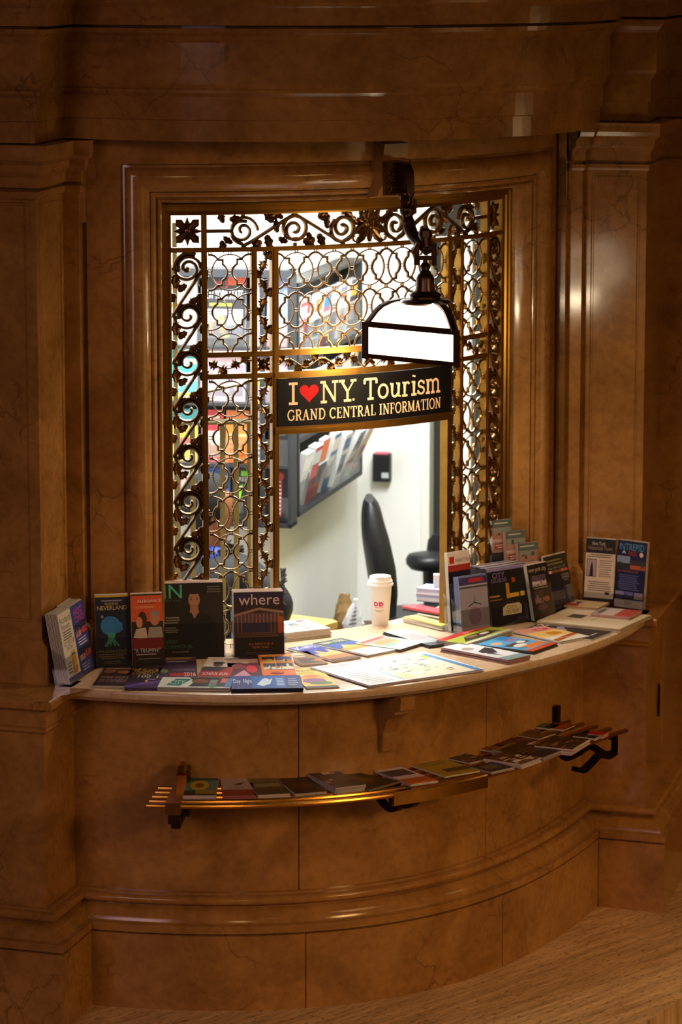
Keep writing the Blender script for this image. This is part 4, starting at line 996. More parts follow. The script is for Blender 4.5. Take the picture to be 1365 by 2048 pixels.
shelfpile('thick pale photo booklet', 'left of the cup bracket, middle of the brass rack', (672,1576), (732,1569), (629,1532), 9, busy(5, ['#e0d4c8', '#5a2a24', '#2a2230', '#a88a78'], 12), '#3a2c34', pg='#cfc4c0', seed=15)
shelfpile('dark music magazine with gold lettering', 'left of the brass band on the rack', (740,1579), (800,1562), (697,1532), 3, [('t','KING',.1,.82,.9,.96,'#8a7a34'),('e',.5,.42,.32,.22,'#4a3a1e'),('e',.5,.45,.18,.14,'#6a4c28')], '#14100e', pg='#8a7a44', seed=16)
shelfpile('white flyer with orange top and foot', 'above the left end of the brass band', (822,1569), (876,1561), (760,1508), 4, [('r',0,.80,1,1,'#a83c1c'),('t','BUS',.3,.84,.8,.96,'#d88a5c'),('r',.15,.55,.75,.70,'#241c28'),('r',0,.28,.9,.47,'#38344c'),('r',0,0,1,.18,'#c05a24')], '#d8ccd0', seed=17)
shelfpile('olive yellow folded guide', 'above the brass band of the rack', (892,1553), (962,1541), (822,1501), 3, [('r',.30,.12,.98,.24,'#4a3c14'),('p',[(.45,.7),(.55,.85),(.6,.7)],'#a83418'),('L',.1,.4,.9,.6,3,'#7a6a24')], '#a8902c', pg='#d8d0b0', seed=18)
shelfpile('dark leaflet with green picture', 'behind the olive folded guide on the rack', (940,1526), (978,1516), (892,1505), 2, busy(7, ['#5c4430', '#7a3c2c', '#50603c', '#a08060'], 12), '#2c1c16', seed=19)
shelfpile('small dark leaflet with grey lettering', 'right of the brass band on the rack', (983,1544), (1029,1534), (955,1530), 4, [('L',.1,.3,.9,.8,4,'#8a8474')], '#1c1614', pg='#b8a8a0', seed=20)
shelfpile('crowded picture leaflet with thick white edge', 'third pile in from the right end, front row', (1044,1529), (1083,1515), (996,1507), 7, busy(9, ['#b89a84', '#7a4c30', '#d8c4b8', '#3a2c28'], 20), '#503828', pg='#d8c8c4', seed=21)
shelfpile('wide black booklet', 'second pile in from the right end, front row', (1087,1515), (1127,1499), (1036,1480), 7, [('L',.1,.3,.9,.6,3,'#5c4a30'),('r',0,.9,1,1,'#7a5c2c')], '#1c1411', pg='#a89a98', seed=22)
shelfpile('brown picture booklet with thick pale edge', 'beside the red card at the right end', (1145,1499), (1180,1478), (1096,1476), 10, busy(10, ['#a8603c', '#5c4a30', '#30383c', '#8a7450'], 16), '#3c2a1c', pg='#d8c4c0', seed=23)
shelfpile('small red card', 'at the far right end of the brass rack', (1206,1471), (1218,1465), (1186,1462), 6, [('r',.2,.2,.8,.8,'#c8241c')], '#b81c18', pg='#d8a8a0', seed=24)
shelfpile('dark striped card', 'just left of the red card at the right end', (1190,1477), (1204,1470), (1165,1463), 4, [('r',0,.4,1,.5,'#6a5a50')], '#241a18', seed=25)
shelfpile('rust brown leaflet', 'back row behind the crowded picture leaflet', (990,1503), (1020,1492), (950,1489), 2, busy(12, K1, 10), '#6a3c1c', seed=26)
shelfpile('dark red patterned leaflet', 'back row behind the wide black booklet', (1030,1497), (1072,1482), (990,1476), 2, busy(13, ['#5c2018', '#7a3020', '#38140f'], 14), '#48180f', seed=27)
shelfpile('tan and brown leaflet', 'back row behind the brown picture booklet', (1078,1478), (1112,1467), (1034,1461), 2, busy(14, K1, 10), '#5c4028', seed=28)
shelfpile('orange red leaflet', 'back row near the wall plate of the rack', (1128,1460), (1152,1450), (1108,1446), 2, [('r',.1,.2,.9,.5,'#a8482c')], '#8a3018', seed=29)
shelfpile('grey green leaflet', 'furthest back beside the wall plate', (1100,1458), (1122,1450), (1078,1450), 2, [('L',.1,.2,.9,.8,3,'#3a4438')], '#4c5448', seed=30)

# ================================================================== ON THE COUNTER
CT = 1.0702
def cpile(what, where, nl, nr, fl, n, items, bg, **k): return pile(k.pop('name', 'brochure'), 'brochure', what, where, nl, nr, fl, k.pop('zt', CT), n, items, bg, **k)
# front row, left to right
cpile('dark show flyer with faces', 'at the left end of the counter front', (185,1371), (250,1372), (188,1334), 4, [('e',.25,.78,.18,.09,'#8a5a48'),('e',.68,.75,.2,.08,'#9a6850'),('r',0,.56,1,.64,'#3a1418'),('t','WISE GUYS',.08,.40,.95,.52,'#b0a49c'),('t','OF COMEDY',.08,.22,.95,.34,'#a89890'),('r',0,.0,1,.12,'#180c0e'),('L',.1,.88,.9,.96,1,'#b8a8a0')], '#3c181c', seed=31)
cpile('black card with yellow show title', 'behind the purple flyer at the counter front', (249,1356), (312,1357), (259,1334), 4, [('t','THE BLACK',.05,.62,.95,.9,'#b8902c'),('t','COMEDY',.15,.34,.85,.6,'#b8902c'),('t','100',.4,.06,.8,.3,'#c8c0b0')], '#140e12', seed=32)
cpile('purple flyer with night skyline', 'beside the dark flyer at the counter front', (250,1376), (314,1376), (254,1356), 4, [('r',0,.55,1,1,'#1c1430'),('p',[(0,.2),(.4,.5),(1,.75),(1,.5),(.4,.3),(0,.05)],'#6a44a0'),('e',.62,.7,.05,.08,'#e8d060'),('r',.6,.85,.9,.9,'#b0a8c0')], '#3a2460', seed=33, pg='#4a3c68')
cpile('show flyer in black and red with gold title', 'under the foot of the large dark magazine', (318,1355), (396,1354), (330,1313), 4, [('t','BROADWAY',.2,.84,.9,.96,'#c8a048'),('r',0,.60,1,.74,'#241a3c'),('L',.2,.70,.8,.78,1,'#b8b0c8'),('r',.28,.05,.95,.2,'#a81c1c'),('t','2016',.65,.04,.95,.24,'#e8c8c0'),('e',.15,.3,.1,.1,'#5c8040'),('t','THE HIT MUSICAL',.35,.3,.95,.4,'#9a90a8')], '#3c1c38', seed=34)
cpile('white and red musical flyer with hat', 'beside the gold titled flyer, second row', (396,1352), (459,1353), (403,1314), 4, [('t','THE MUSICAL',.1,.84,.9,.94,'#7a5c2c'),('e',.45,.60,.16,.1,'#5c3c24'),('e',.45,.70,.2,.06,'#2c2418'),('r',0,.26,1,.5,'#3c3028'),('p',[(.6,.3),(1,.55),(1,.2)],'#b01820'),('r',0,0,1,.26,'#b01820'),('t','SCHOOL RUN',.1,.06,.9,.2,'#f0e8e0')], '#d8ccc0', seed=35)
cpile('red and pink picture flyer', 'left of the orange framed night flyer', (460,1353), (523,1352), (459,1317), 4, [('r',0,.74,1,.95,'#b8988c'),('e',.35,.55,.22,.14,'#8a3c44'),('e',.75,.4,.18,.2,'#c02838'),('p',[(.1,0),(.5,.35),(.7,0)],'#c88a9c'),('e',.6,.75,.12,.05,'#d8c0b0')], '#5c1c24', seed=36)
cpile('orange bordered night city flyer', 'in front of the white titled magazine', (526,1351), (594,1350), (523,1308), 5, [('t','HARLEM SPIRITUALS',.08,.88,.95,.97,'#f4e0a0'),('ph',.08,.58,.45,.86,'#20282c',['#b88a28','#1c1a14','#d8a838'],7),('ph',.48,.56,.96,.86,'#2c3c70',['#a86c28','#28241c','#e0a040'],7),('ph',.08,.26,.45,.54,'#28282c',['#c8c0b0','#3a2c1c','#a88844'],7),('ph',.48,.26,.96,.54,'#1c1c24',['#d8c8a8','#5c4428','#804c28'],7),('e',.45,.1,.2,.05,'#a83418')], '#d86c18', seed=37)
cpile('wide white teal and black flyer', 'crossing the counter front, left of the blue flyer', (315,1374), (459,1376), (320,1354), 6, [('p',[(.1,.2),(.2,.85),(.42,.85),(.3,.15)],'#1c8078'),('t','CITY',.14,.3,.35,.7,'#d8e8e0'),('p',[(.38,1),(1,1),(1,.1),(.42,.1),(.48,.6)],'#2c1814'),('e',.55,.65,.12,.2,'#8a4c28'),('L',.68,.2,.8,.8,5,'#c8c0b8'),('r',.84,.5,.92,.95,'#d85c28'),('r',.92,.05,1,.95,'#2c70a8'),('e',.76,.15,.06,.12,'#2c8a5c')], '#dce4dc', seed=38, pg='#b8b4b8')
cpile('wide dark blue ticket flyer', 'at the counter front edge below the orange flyer', (464,1378), (607,1376), (464,1352), 6, [('r',.3,.05,.78,.95,'#1c60b0'),('t','Day',.04,.35,.14,.75,'#e8ecf4'),('t','Night',.18,.35,.30,.75,'#e8ecf4'),('p',[(.36,.3),(.46,.75),(.48,.45),(.6,.8),(.55,.35),(.45,.2)],'#d8e8f4'),('e',.5,.6,.05,.2,'#c8dcf0'),('L',.64,.2,.76,.8,5,'#c8d8e8'),('L',.8,.2,.95,.8,4,'#a8b4d0')], '#1c2c78', seed=39, pg='#14183c')
cpile('yellow garden brochure titled Beautiful', 'at the counter front right of the blue flyer', (614,1377), (679,1374), (597,1337.5), 2, [('t','Beautiful',.04,.84,.96,.97,'#3c2c14'),('L',.1,.74,.8,.8,1,'#5c4424'),('e',.5,.5,.4,.16,'#e8a83c'),('e',.45,.36,.36,.13,'#8a5088'),('e',.5,.6,.25,.08,'#d87c3c'),('e',.6,.24,.35,.08,'#607830'),('r',0,0,1,.1,'#2c241c')], '#e8c85c', seed=40)
cpile('tan and brown picture leaflet', 'left of the blue castle brochure', (604,1330), (657,1326), (588,1304), 3, [('e',.4,.74,.3,.16,'#dcc4a4'),('r',.1,.66,.7,.74,'#8a6848'),('p',[(.1,.1),(.9,.1),(.8,.45),(.2,.5)],'#4c3428'),('p',[(.55,.3),(1,.4),(1,.1)],'#b07040')], '#86603c', seed=41)
cpile('blue brochure with a golden skyline', 'between the newspaper bundle and the street map', (670,1322), (723,1313.6), (616,1290), 3, [('t','BIG APPLE',.08,.82,.9,.97,'#e8e8f4'),('p',[(.05,.3),(.15,.5),(.3,.48),(.42,.68),(.55,.5),(.75,.52),(.85,.7),(.95,.5),(.98,.3)],'#d8a860'),('r',0,.12,1,.32,'#a86c34'),('r',0,0,1,.12,'#5c3020')], '#303c90', seed=42)
cpile('brochure with blue sky over a golden building', 'in front of the white paper cup', (737,1310), (793,1299), (676,1277), 4, [('r',0,.78,1,1,'#34443c'),('t','NEW YORK',.1,.84,.9,.95,'#d8dcc8'),('r',0,.5,1,.78,'#2c4c98'),('p',[(.1,.48),(.3,.62),(.4,.7),(.6,.6),(.9,.55),(.9,.45)],'#e0a048'),('r',0,.36,1,.5,'#d88c38')], '#ece0cc', seed=43)
cpile('glossy map brochure with red and green print', 'right of the cup in front', (801,1299), (852,1283), (756,1272), 5, [('r',.05,.82,.95,.95,'#b84c48'),('e',.5,.55,.35,.2,'#c8a06c'),('e',.35,.4,.2,.1,'#7c9c8c'),('L',.1,.5,.9,.8,4,'#b86c50'),('r',0,0,1,.25,'#d8d4d0')], '#a8b8a8', pg='#6a6864', seed=44)
cpile('grey brochure with white title', 'overlapping the glossy map brochure on its right', (860,1291), (905,1285), (814,1257), 5, [('t','NEW YORK',.1,.80,.85,.95,'#e8ecec'),('L',.15,.35,.8,.7,4,'#b07c7c'),('r',0,0,.95,.16,'#3c444c'),('r',.9,.1,1,.5,'#a84c3c')], '#98a0a4', pg='#44464a', seed=45, zt=CT)
# street map pad
mp = [('r',.01,.02,.30,.98,'#eef0f4'),('r',.31,.03,.97,.90,'#f2ead0'),('r',.02,.92,.98,.985,'#dce4ec'),('r',.03,.90,.28,.94,'#e0a8a8'),('t','NYC',.42,.925,.52,.975,'#c85c68'),('p',[(.30,.05),(.33,.05),(.36,.9),(.33,.9)],'#a8c4e4'),('p',[(.93,.0),(.99,.0),(.97,.9),(.92,.9)],'#4c8cc8'),('r',.86,.72,.92,.84,'#a8d848'),('r',.34,.08,.44,.28,'#e0dca0'),('e',.68,.55,.12,.10,'#b8d0c4'),('e',.62,.40,.08,.08,'#c8dcc0')]
for i in range(34):
    x = rnd.uniform(.36, .86); y = rnd.uniform(.1, .84); mp.append(('r', x, y, x+rnd.uniform(.015, .05), y+rnd.uniform(.012, .025), rnd.choice(['#8a8478', '#a89c7c', '#6c6c68', '#9cb4a0'])))
for i in range(12): y = .08+i*.07; mp.append(('L', .04, y, .28, y+.03, 1, '#c4c8d4'))
cpile('large pale street map pad', 'at the middle of the counter edge', (740,1371), (968,1338), (659,1329), 4, mp, '#f6f6f4', pg='#c8c0d0', seed=46, name='street_map')
# right part
cpile('stack of magazines with red and lime green cover', 'below the clear leaflet holder', (935,1288), (1025,1259), (892,1274), 9, [('r',0,.72,1,1,'#b81c1c'),('t','SUMMER FUN',.5,.8,.95,.92,'#e8b8a8'),('r',0,.12,1,.72,'#a8b82c'),('p',[(.1,.2),(.3,.55),(.45,.6),(.8,.5),(.9,.25),(.5,.15)],'#3c2c1c'),('e',.4,.45,.12,.1,'#8a6848'),('e',.65,.4,.10,.08,'#e8e0d0'),('r',0,0,.3,.12,'#d8d0c4')], '#c8c0b0', pg='#c4bcb0', seed=47)
cpile('white program with a black curved hat and red spine', 'at the counter front right of the map', (1017,1320), (1062,1310), (918,1287), 5, [('p',[(.3,.55),(.9,.65),(.95,.55),(.6,.35),(.2,.45)],'#241c1c'),('r',0,0,1,.16,'#7c989c'),('e',.35,.72,.2,.07,'#a89c94'),('p',[(.25,.4),(.5,.5),(.4,.2)],'#38242c')], '#dce0e4', pg='#b0888c', seed=48, tl=0.0034)
cpile('colourful cartoon style kids guide', 'between the white program and the orange guide', (1067,1303), (1116,1286), (969,1281), 5, [('e',.25,.72,.16,.08,'#d8a880'),('r',.6,.72,.98,.92,'#2c78b8'),('L',.55,.6,.95,.75,3,'#b83828'),('r',.1,.42,.9,.55,'#4c3c34'),('e',.4,.38,.2,.08,'#e0d8c8'),('r',.1,.16,.95,.32,'#d8782c'),('e',.7,.5,.14,.06,'#e8e0d0'),('r',0,.0,1,.12,'#c84c24'),('e',.2,.25,.12,.06,'#3c8cb8')], '#4ca0d0', pg='#4c4440', seed=49)
cpile('orange and yellow museum guide', 'in front of the dark holders on the right', (1120,1283), (1181,1272), (1015,1264), 4, [('r',0,.72,1,1,'#d88c7c'),('e',.65,.82,.22,.09,'#c84c48'),('t','MET',.55,.78,.75,.86,'#f0dcc8'),('r',0,.34,1,.72,'#ecc070'),('e',.6,.5,.22,.1,'#d88c1c'),('p',[(0,.14),(.5,.26),(1,.36),(1,.26),(.5,.14),(0,.02)],'#b85414'),('L',.1,.16,.9,.2,2,'#e8c070')], '#e8e0cc', seed=50)
cpile('large black jazz magazine lying flat', 'at the counter edge beside the cream pad', (1184,1279), (1234,1260), (1084,1245), 2, [('t','JAZZ',.3,.80,1,.97,'#e8e4d8'),('p',[(.25,.55),(.7,.72),(.8,.66),(.4,.46)],'#8c84b0'),('e',.45,.56,.14,.06,'#a89868'),('L',.3,.08,.6,.16,1,'#a09890')], '#1c1822', seed=51, h=None)
cpile('blank cream paper pad', 'at the right end of the counter', (1241,1258), (1303,1230), (1112,1226), 5, [('L',.3,.45,.5,.5,1,'#b8a888'),('r',.40,.62,.62,.80,'#6c5c48'),('r',.42,.64,.60,.78,'#4c4438')], '#e8d4b4', pg='#d8c8a8', seed=52, name='paper_pad', tl=0.003)
cpile('small flyer with red corner', 'lying on the cream pad towards the wall', (1197,1216), (1220,1205), (1144,1203), 4, [('p',[(0,1),(0,.6),(.4,.7),(.5,1)],'#b83c2c'),('p',[(.3,.7),(.7,.9),(.8,.7)],'#4c4480')], '#ecd4a8', pg='#c8a888', seed=53, zt=CT+0.0152)
cpile('white flyer with coral red end', 'lying at the right corner of the cream pad', (1259,1234), (1284,1221), (1198,1219), 5, [('r',0,0,1,.42,'#c8503c'),('r',0,.78,1,1,'#a89c9c'),('e',.5,.86,.3,.06,'#3c3434')], '#d8c4bc', pg='#c8a098', seed=54, zt=CT+0.0152)
# newspaper bundle
cpile('tied bundle of folded newspapers', 'behind the blue castle brochure', (573,1266), (662,1256), (578,1249), 12, [('ph',.15,.55,.38,.8,'#4c8cb0',['#c8b89c','#d8a050'],4),('ph',.42,.5,.62,.75,'#5c94b8',['#b09068','#3c5c68'],4),('r',.72,.8,.9,.9,'#c84c3c'),('L',.1,.1,.9,.45,5,'#a8a8a4'),('r',.58,0,.6,1,'#8a7a48')], '#e4e4e0', pg='#d4c8bc', seed=55, name='newspaper', h=0.19, tl=0.0026)

# ---------------------------------------------------------------- standing leaflets in clear holders
def standing(name, what, where, bl, br, top_y, n, items, bg, zb=CT+0.004, lean=8, tl=0.0022, h=None, pg='#d8d0c4', seed=1, cat='brochure', step=0.0026, top=None):
    """n upright copies one behind another; bl, br = image feet of the front one"""
    a = P(*bl, zb); b = P(*br, zb); w = float(np.linalg.norm(b-a)); d = (b-a)/w; back = np.array([-d[1], d[0]]); ang = math.atan2(d[1], d[0])
    L = math.radians(lean)
    if h is None:
        d_ = ray((bl[0]+br[0])/2, top_y); base = (a+b)/2; h = 0.2
        for _ in range(12):
            yy = base[1]+back[1]*h*math.sin(L); zt_ = HC+d_[2]/d_[1]*yy; h = (zt_-zb)/math.cos(L)
    proto = None
    for k in range(n-1, -1, -1):
        if k == 0 or proto is None:
            o = leaflet_mesh(w, h, tl*0.92, pg).build(name, None, None)
            if k: proto = o
        else: o = proto.copy(); COL.objects.link(o)
        jj = 0 if k == 0 else rnd.uniform(0, 0.004)
        p = a+back*(tl*0.5+k*step/math.cos(L)); o.location = (p[0], p[1], zb+jj); o.rotation_euler = (math.pi/2-L, 0, ang)
        if top: mb = MB(); mb.box((0.001, h, 0.0005), (w-0.001, h+0.0008, tl*0.9), plain(top, 0.7)); mb.build('page_tops', None, o)
        if k == 0:
            mb = MB(); design(mb, w, h, tl*0.92+0.0001, items, bg, None, seed); mb.build('cover', None, o, normals=False); tag(o, short('%s %s' % (what, where)), cat)
        else: tag(o, short('spare copy standing behind the %s' % what), cat, short('spare copies behind the %s' % what, 12))
    return a, b, w, h, ang, back, n*step
def holder(label, geo, lip=0.10, zb=CT, side=0.012, lean=8, bh=0.9, name='leaflet_holder'):
    a, b, w, h, ang, back, dp = geo; d = (b-a)/w; L = math.radians(lean)
    o = thing(name, label, 'holder', ((a[0]+b[0])/2, (a[1]+b[1])/2, zb), ang); m = 0.004
    def part(nm, boxes):
        mb = MB()
        for bx in boxes: mb.box(*bx)
        return mb.build(nm, ACR, o)
    sk = Matrix.Shear('XY', 4, (0, 0))
    def slab_(nm, y0, z0, z1, x0=-w/2-m, x1=w/2+m, t=0.002):
        mb = MB(); s = math.tan(L)
        mb.add([(x0, y0+s*z0, z0), (x1, y0+s*z0, z0), (x1, y0+s*z1, z1), (x0, y0+s*z1, z1), (x0, y0+s*z0+t, z0), (x1, y0+s*z0+t, z0), (x1, y0+s*z1+t, z1), (x0, y0+s*z1+t, z1)], [(0,1,2,3),(7,6,5,4),(0,4,5,1),(1,5,6,2),(2,6,7,3),(3,7,4,0)]); return mb.build(nm, ACR, o)
    slab_('front_lip', -0.006, 0.0, lip); slab_('back_panel', dp+0.010, 0.0, h*bh)
    mb = MB(); mb.box((-w/2-m, -0.006, 0), (w/2+m, dp+0.012, 0.002)); mb.build('base', ACR, o)
    for sx in (-1, 1):
        mb = MB(); s = math.tan(L); x = sx*(w/2+m); x2 = x-sx*0.002; zt_ = lip*1.4
        mb.add([(x, -0.006, 0), (x, dp+0.012, 0), (x, dp+0.012+s*zt_, zt_), (x, -0.006+s*lip, lip), (x2, -0.006, 0), (x2, dp+0.012, 0), (x2, dp+0.012+s*zt_, zt_), (x2, -0.006+s*lip, lip)], [(0,1,2,3),(7,6,5,4),(0,4,5,1),(1,5,6,2),(2,6,7,3),(3,7,4,0)]); mb.build('side_panel', ACR, o)
    return o
# two dark-light cards leaning by the left pier
gA = standing('brochure', 'white comedy flyer with a cartoon face', 'at the far left by the pillar', (139,1369), (163,1353), 1224, 11, [('t','Accidental',.06,.85,.96,.95,'#2c2c34'),('t','Pervert',.15,.75,.8,.84,'#2c2c34'),('L',.1,.60,.9,.74,4,'#4c4c54'),('t','GO SEE THIS',.1,.52,.95,.59,'#2c2c34'),('t','SHOW!',.25,.45,.75,.51,'#2c2c34'),('e',.68,.28,.2,.09,'#d8a04c'),('r',.5,.34,.85,.42,'#d8b428'),('r',.52,.36,.83,.39,'#3c6cb8'),('p',[(.5,.2),(.9,.2),(.8,.1),(.5,.1)],'#c8742c'),('L',.1,.12,.45,.3,4,'#6c6c74'),('r',0,0,1,.08,'#38408c')], '#e4e0dc', seed=61, lean=10, step=0.004, tl=0.003)
gB = standing('brochure', 'blue and pink comedy club flyer', 'beside the cartoon flyer near the left pillar', (163.5,1352), (188,1334), 1207, 11, [('t','HOT',.2,.84,.85,.94,'#e8508c'),('t','COMICS',.15,.74,.9,.83,'#e83c6c'),('ph',.1,.54,.5,.72,'#28284c',['#c88ca0','#3c2c3c'],4),('ph',.54,.56,.95,.74,'#30305c',['#c84c3c','#3c2c3c'],4),('L',.15,.40,.9,.52,3,'#d8d0e4'),('ph',.1,.2,.5,.38,'#28284c',['#d0a8b0','#3c2c3c'],4),('ph',.54,.22,.95,.4,'#30305c',['#d8503c','#3c2c3c'],4),('L',.1,.04,.9,.16,3,'#b8b0d0')], '#3c48a8', seed=62, lean=10, step=0.004, tl=0.003)
aa, bb = gA[0], gB[1]; ww = float(np.linalg.norm(bb-aa)); dd_ = (bb-aa)/ww
holder('clear double holder with comedy flyers leaning at the left pillar', (aa, bb, ww, gA[3], math.atan2(dd_[1], dd_[0]), np.array([-dd_[1], dd_[0]]), 0.036), lip=0.09, lean=10)
g = standing('brochure', 'dark blue theatre card with a glowing blue head', 'second holder from the left pillar', (194,1334), (260,1331), 1190, 5, [('r',0,.97,1,1,'#c8a838'),('t','FINDING',.3,.86,.7,.895,'#c8b468'),('t','NEVERLAND',.06,.79,.96,.85,'#d0bc70'),('L',.15,.9,.85,.94,1,'#8c90a8'),('e',.45,.57,.30,.135,'#2c84c8'),('p',[(.6,.66),(.82,.60),(.80,.55),(.84,.52),(.72,.47),(.55,.48)],'#2c7cc0'),('p',[(.34,.48),(.6,.46),(.56,.38),(.72,.28),(.24,.28),(.38,.38)],'#3c9c8c'),('p',[(.34,.26),(.40,.33),(.44,.27),(.5,.35),(.56,.27),(.62,.32),(.68,.26)],'#0c1020'),('e',.2,.70,.04,.02,'#9c8cd0'),('t','MAGNIFICENT',.06,.19,.94,.23,'#8c8044'),('L',.06,.10,.94,.18,3,'#84783c'),('L',.2,.03,.8,.08,2,'#6c6848')], '#0e1430', seed=63)
holder('clear holder with the dark blue theatre card', g, 0.10)
g = standing('brochure', 'orange theatre card with two portraits', 'between the blue card and the large dark magazine', (266,1334), (329,1331), 1188, 5, [('r',0,.62,1,.98,'#d0542c'),('t','ALLEGIANCE',.2,.885,.96,.925,'#e8dcd0'),('L',.2,.86,.9,.88,1,'#5c2c20'),('L',.1,.8,.9,.84,2,'#e0946c'),('e',.35,.66,.14,.10,'#3c1c14'),('e',.25,.61,.10,.075,'#c88860'),('e',.74,.66,.16,.10,'#b87850'),('e',.74,.73,.14,.04,'#8c8480'),('p',[(.05,.40),(.15,.52),(.45,.54),(.5,.38)],'#b8a898'),('p',[(.5,.38),(.55,.54),(.95,.54),(1,.38)],'#948c80'),('r',0,.24,1,.39,'#8c1c14'),('t','"A TRIUMPH!"',.06,.19,.9,.25,'#f0e4dc'),('L',.06,.15,.9,.18,1,'#e8c0b0'),('L',.12,.09,.9,.12,1,'#7c7470'),('r',0,0,1,.07,'#120c0c')], '#241010', seed=64)
holder('clear holder with the orange theatre card', g, 0.10)
g = standing('magazine', 'large dark magazine with a man in a black shirt', 'left of the white titled magazine', (328,1318), (449,1314), 1166, 10, [('t','IN',.02,.80,.32,.98,'#48b48c'),('t','NEW YORK',.03,.755,.30,.785,'#3c6c58'),('L',.72,.86,.98,.96,3,'#6c645c'),('r',.78,.62,1,.66,'#5c544c'),('r',.62,.1,1,.85,'#241e1a'),('e',.52,.80,.12,.13,'#1a1210'),('e',.52,.77,.095,.115,'#a87a5c'),('e',.52,.885,.10,.035,'#181010'),('r',.45,.795,.50,.803,'#3c241a'),('r',.54,.795,.59,.803,'#3c241a'),('e',.475,.78,.014,.008,'#20140f'),('e',.565,.78,.014,.008,'#20140f'),('r',.49,.70,.55,.706,'#5c3426'),('p',[(.435,.76),(.45,.68),(.52,.655),(.59,.68),(.605,.76),(.58,.70),(.52,.675),(.46,.70)],'#5c3c2c'),('p',[(.44,.60),(.60,.60),(.58,.70),(.46,.70)],'#9c7052'),('p',[(.20,.02),(.26,.50),(.42,.62),(.52,.56),(.64,.62),(.84,.52),(.92,.02)],'#0b090b'),('p',[(.46,.62),(.52,.52),(.60,.62)],'#9c7052'),('L',.02,.46,.28,.56,3,'#8c8880'),('L',.02,.34,.26,.42,3,'#8c8880'),('t','HARRY',.02,.2,.24,.25,'#2c6c54'),('t','CONNICK JR.',.02,.12,.48,.18,'#2c6c54'),('L',.1,.07,.48,.1,1,'#6c6864')], '#16130f', seed=65, pg='#e0d0c8', step=0.0062, tl=0.006, cat='magazine')
holder('clear holder with the large dark magazine', g, 0.12)
g = standing('magazine', 'magazine with big white lowercase title and a station front', 'standing left of the ticket opening', (470,1315), (569,1312), 1184, 9, [('r',0,.88,1,1,'#241c38'),('t','where',.10,.80,.92,.97,'#c8b0b4'),('r',0,.30,1,.68,'#4c3438'),('p',[(0,.66),(.5,.76),(1,.70),(1,.66),(.5,.72),(0,.62)],'#8c6c58')]+[('r',.06+.075*i,.36,.085+.075*i,.66,'#846058') for i in range(12)]+[('r',.2,.38,.7,.52,'#3c3450'),('r',.88,.36,.98,.62,'#a84c24'),('L',.05,.3,.95,.38,3,'#6c4c30'),('r',0,.10,1,.27,'#1c100e'),('t','ALL NEW FOR A',.28,.18,.78,.215,'#b8702c'),('t','NEW YEAR!',.36,.13,.70,.165,'#b8702c'),('L',.15,.03,.8,.08,2,'#4c3c38')], '#281820', seed=66, pg='#e8dcd8', step=0.0062, tl=0.006, cat='magazine')
holder('clear holder with the white titled magazine', g, 0.12)
# right group
g = standing('brochure', 'tall white and red shopping leaflet', 'tallest at the foot of the right grille', (903,1263), (947,1255), 1104, 6, [('r',0,.84,1,1,'#d8c8c0'),('r',.08,.86,.3,.95,'#c02420'),('t','MANHATTAN',.35,.87,.95,.92,'#4c3c3c'),('r',0,.76,1,.84,'#a82c2c'),('r',0,.6,1,.76,'#1c1428'),('L',.1,.2,.9,.55,6,'#4c4468')], '#1c1830', seed=67, lean=5)
holder('clear holder with the tall white and red leaflet', g, 0.10, lean=5)
g = standing('brochure', 'glossy grey violet leaflet with thin black line drawing', 'front left of the city guide', (925,1270), (981,1261), 1153, 6, [('r',0,.86,1,1,'#38305c'),('r',.35,.9,.85,.97,'#a8202c'),('r',0,.12,1,.84,'#8c8490'),('r',0,.8,1,.83,'#3c3c44'),('p',[(.5,.66),(.52,.66),(.52,.55),(.75,.50),(.74,.48),(.51,.53),(.30,.47),(.29,.49),(.5,.55)],'#1c1c24'),('e',.5,.3,.22,.16,'#7c6478')], '#a09caa', seed=68, lean=7, step=0.005, pg='#7c84a8', tl=0.003)
holder('clear holder with the glossy grey violet leaflet', g, 0.09, lean=7)
g = standing('magazine', 'black city guide with gold city lights', 'under a thick pile of copies on the right', (985,1254), (1066,1240), 1134, 12, [('r',0,.95,1,1,'#8478a8'),('t','CITY',.12,.83,.42,.92,'#8c74b8'),('t','GUIDE',.08,.75,.46,.82,'#7c64a8'),('r',.42,.45,.50,.72,'#b07c24'),('r',.58,.72,.66,.80,'#a83c18'),('r',.50,.46,.72,.53,'#c8a02c'),('r',.76,.46,.86,.54,'#c8a02c'),('r',0,.50,.25,.53,'#a87c3c'),('r',0,.44,.30,.46,'#7c5c3c'),('L',.05,.3,.9,.42,4,'#241c18'),('p',[(.28,.16),(.30,.30),(.40,.35),(.70,.35),(.76,.30),(.74,.16)],'#c8b890'),('t','CITY',.40,.26,.64,.32,'#2c2018'),('t','GUIDE',.36,.19,.68,.25,'#2c2018'),('L',.6,.04,.95,.1,2,'#4c3c68')], '#0c090a', seed=69, lean=10, step=0.0075, tl=0.0072, cat='magazine', pg='#38303a', top='#c8bcc4')
holder('clear holder with the black city guide', g, 0.07, lean=10)
g = standing('brochure', 'dark New York sights card with small photographs', 'leaning right of the city guide', (1070,1243), (1110,1234), 1128, 6, [('t','new york city',.08,.84,.92,.95,'#c8b8a8'),('ph',.15,.6,.85,.8,'#5c4c60',['#c8b8c8','#38303c','#8c7480'],5),('L',.1,.55,.9,.59,1,'#b0a498'),('ph',.18,.3,.6,.52,'#4c3c48',['#a87c8c','#38242c'],4),('e',.75,.36,.14,.05,'#b86c3c'),('e',.5,.22,.25,.06,'#6c3c44')], '#1c1416', seed=70, lean=12)
holder('clear holder with the dark New York sights card', g, 0.13, lean=12)
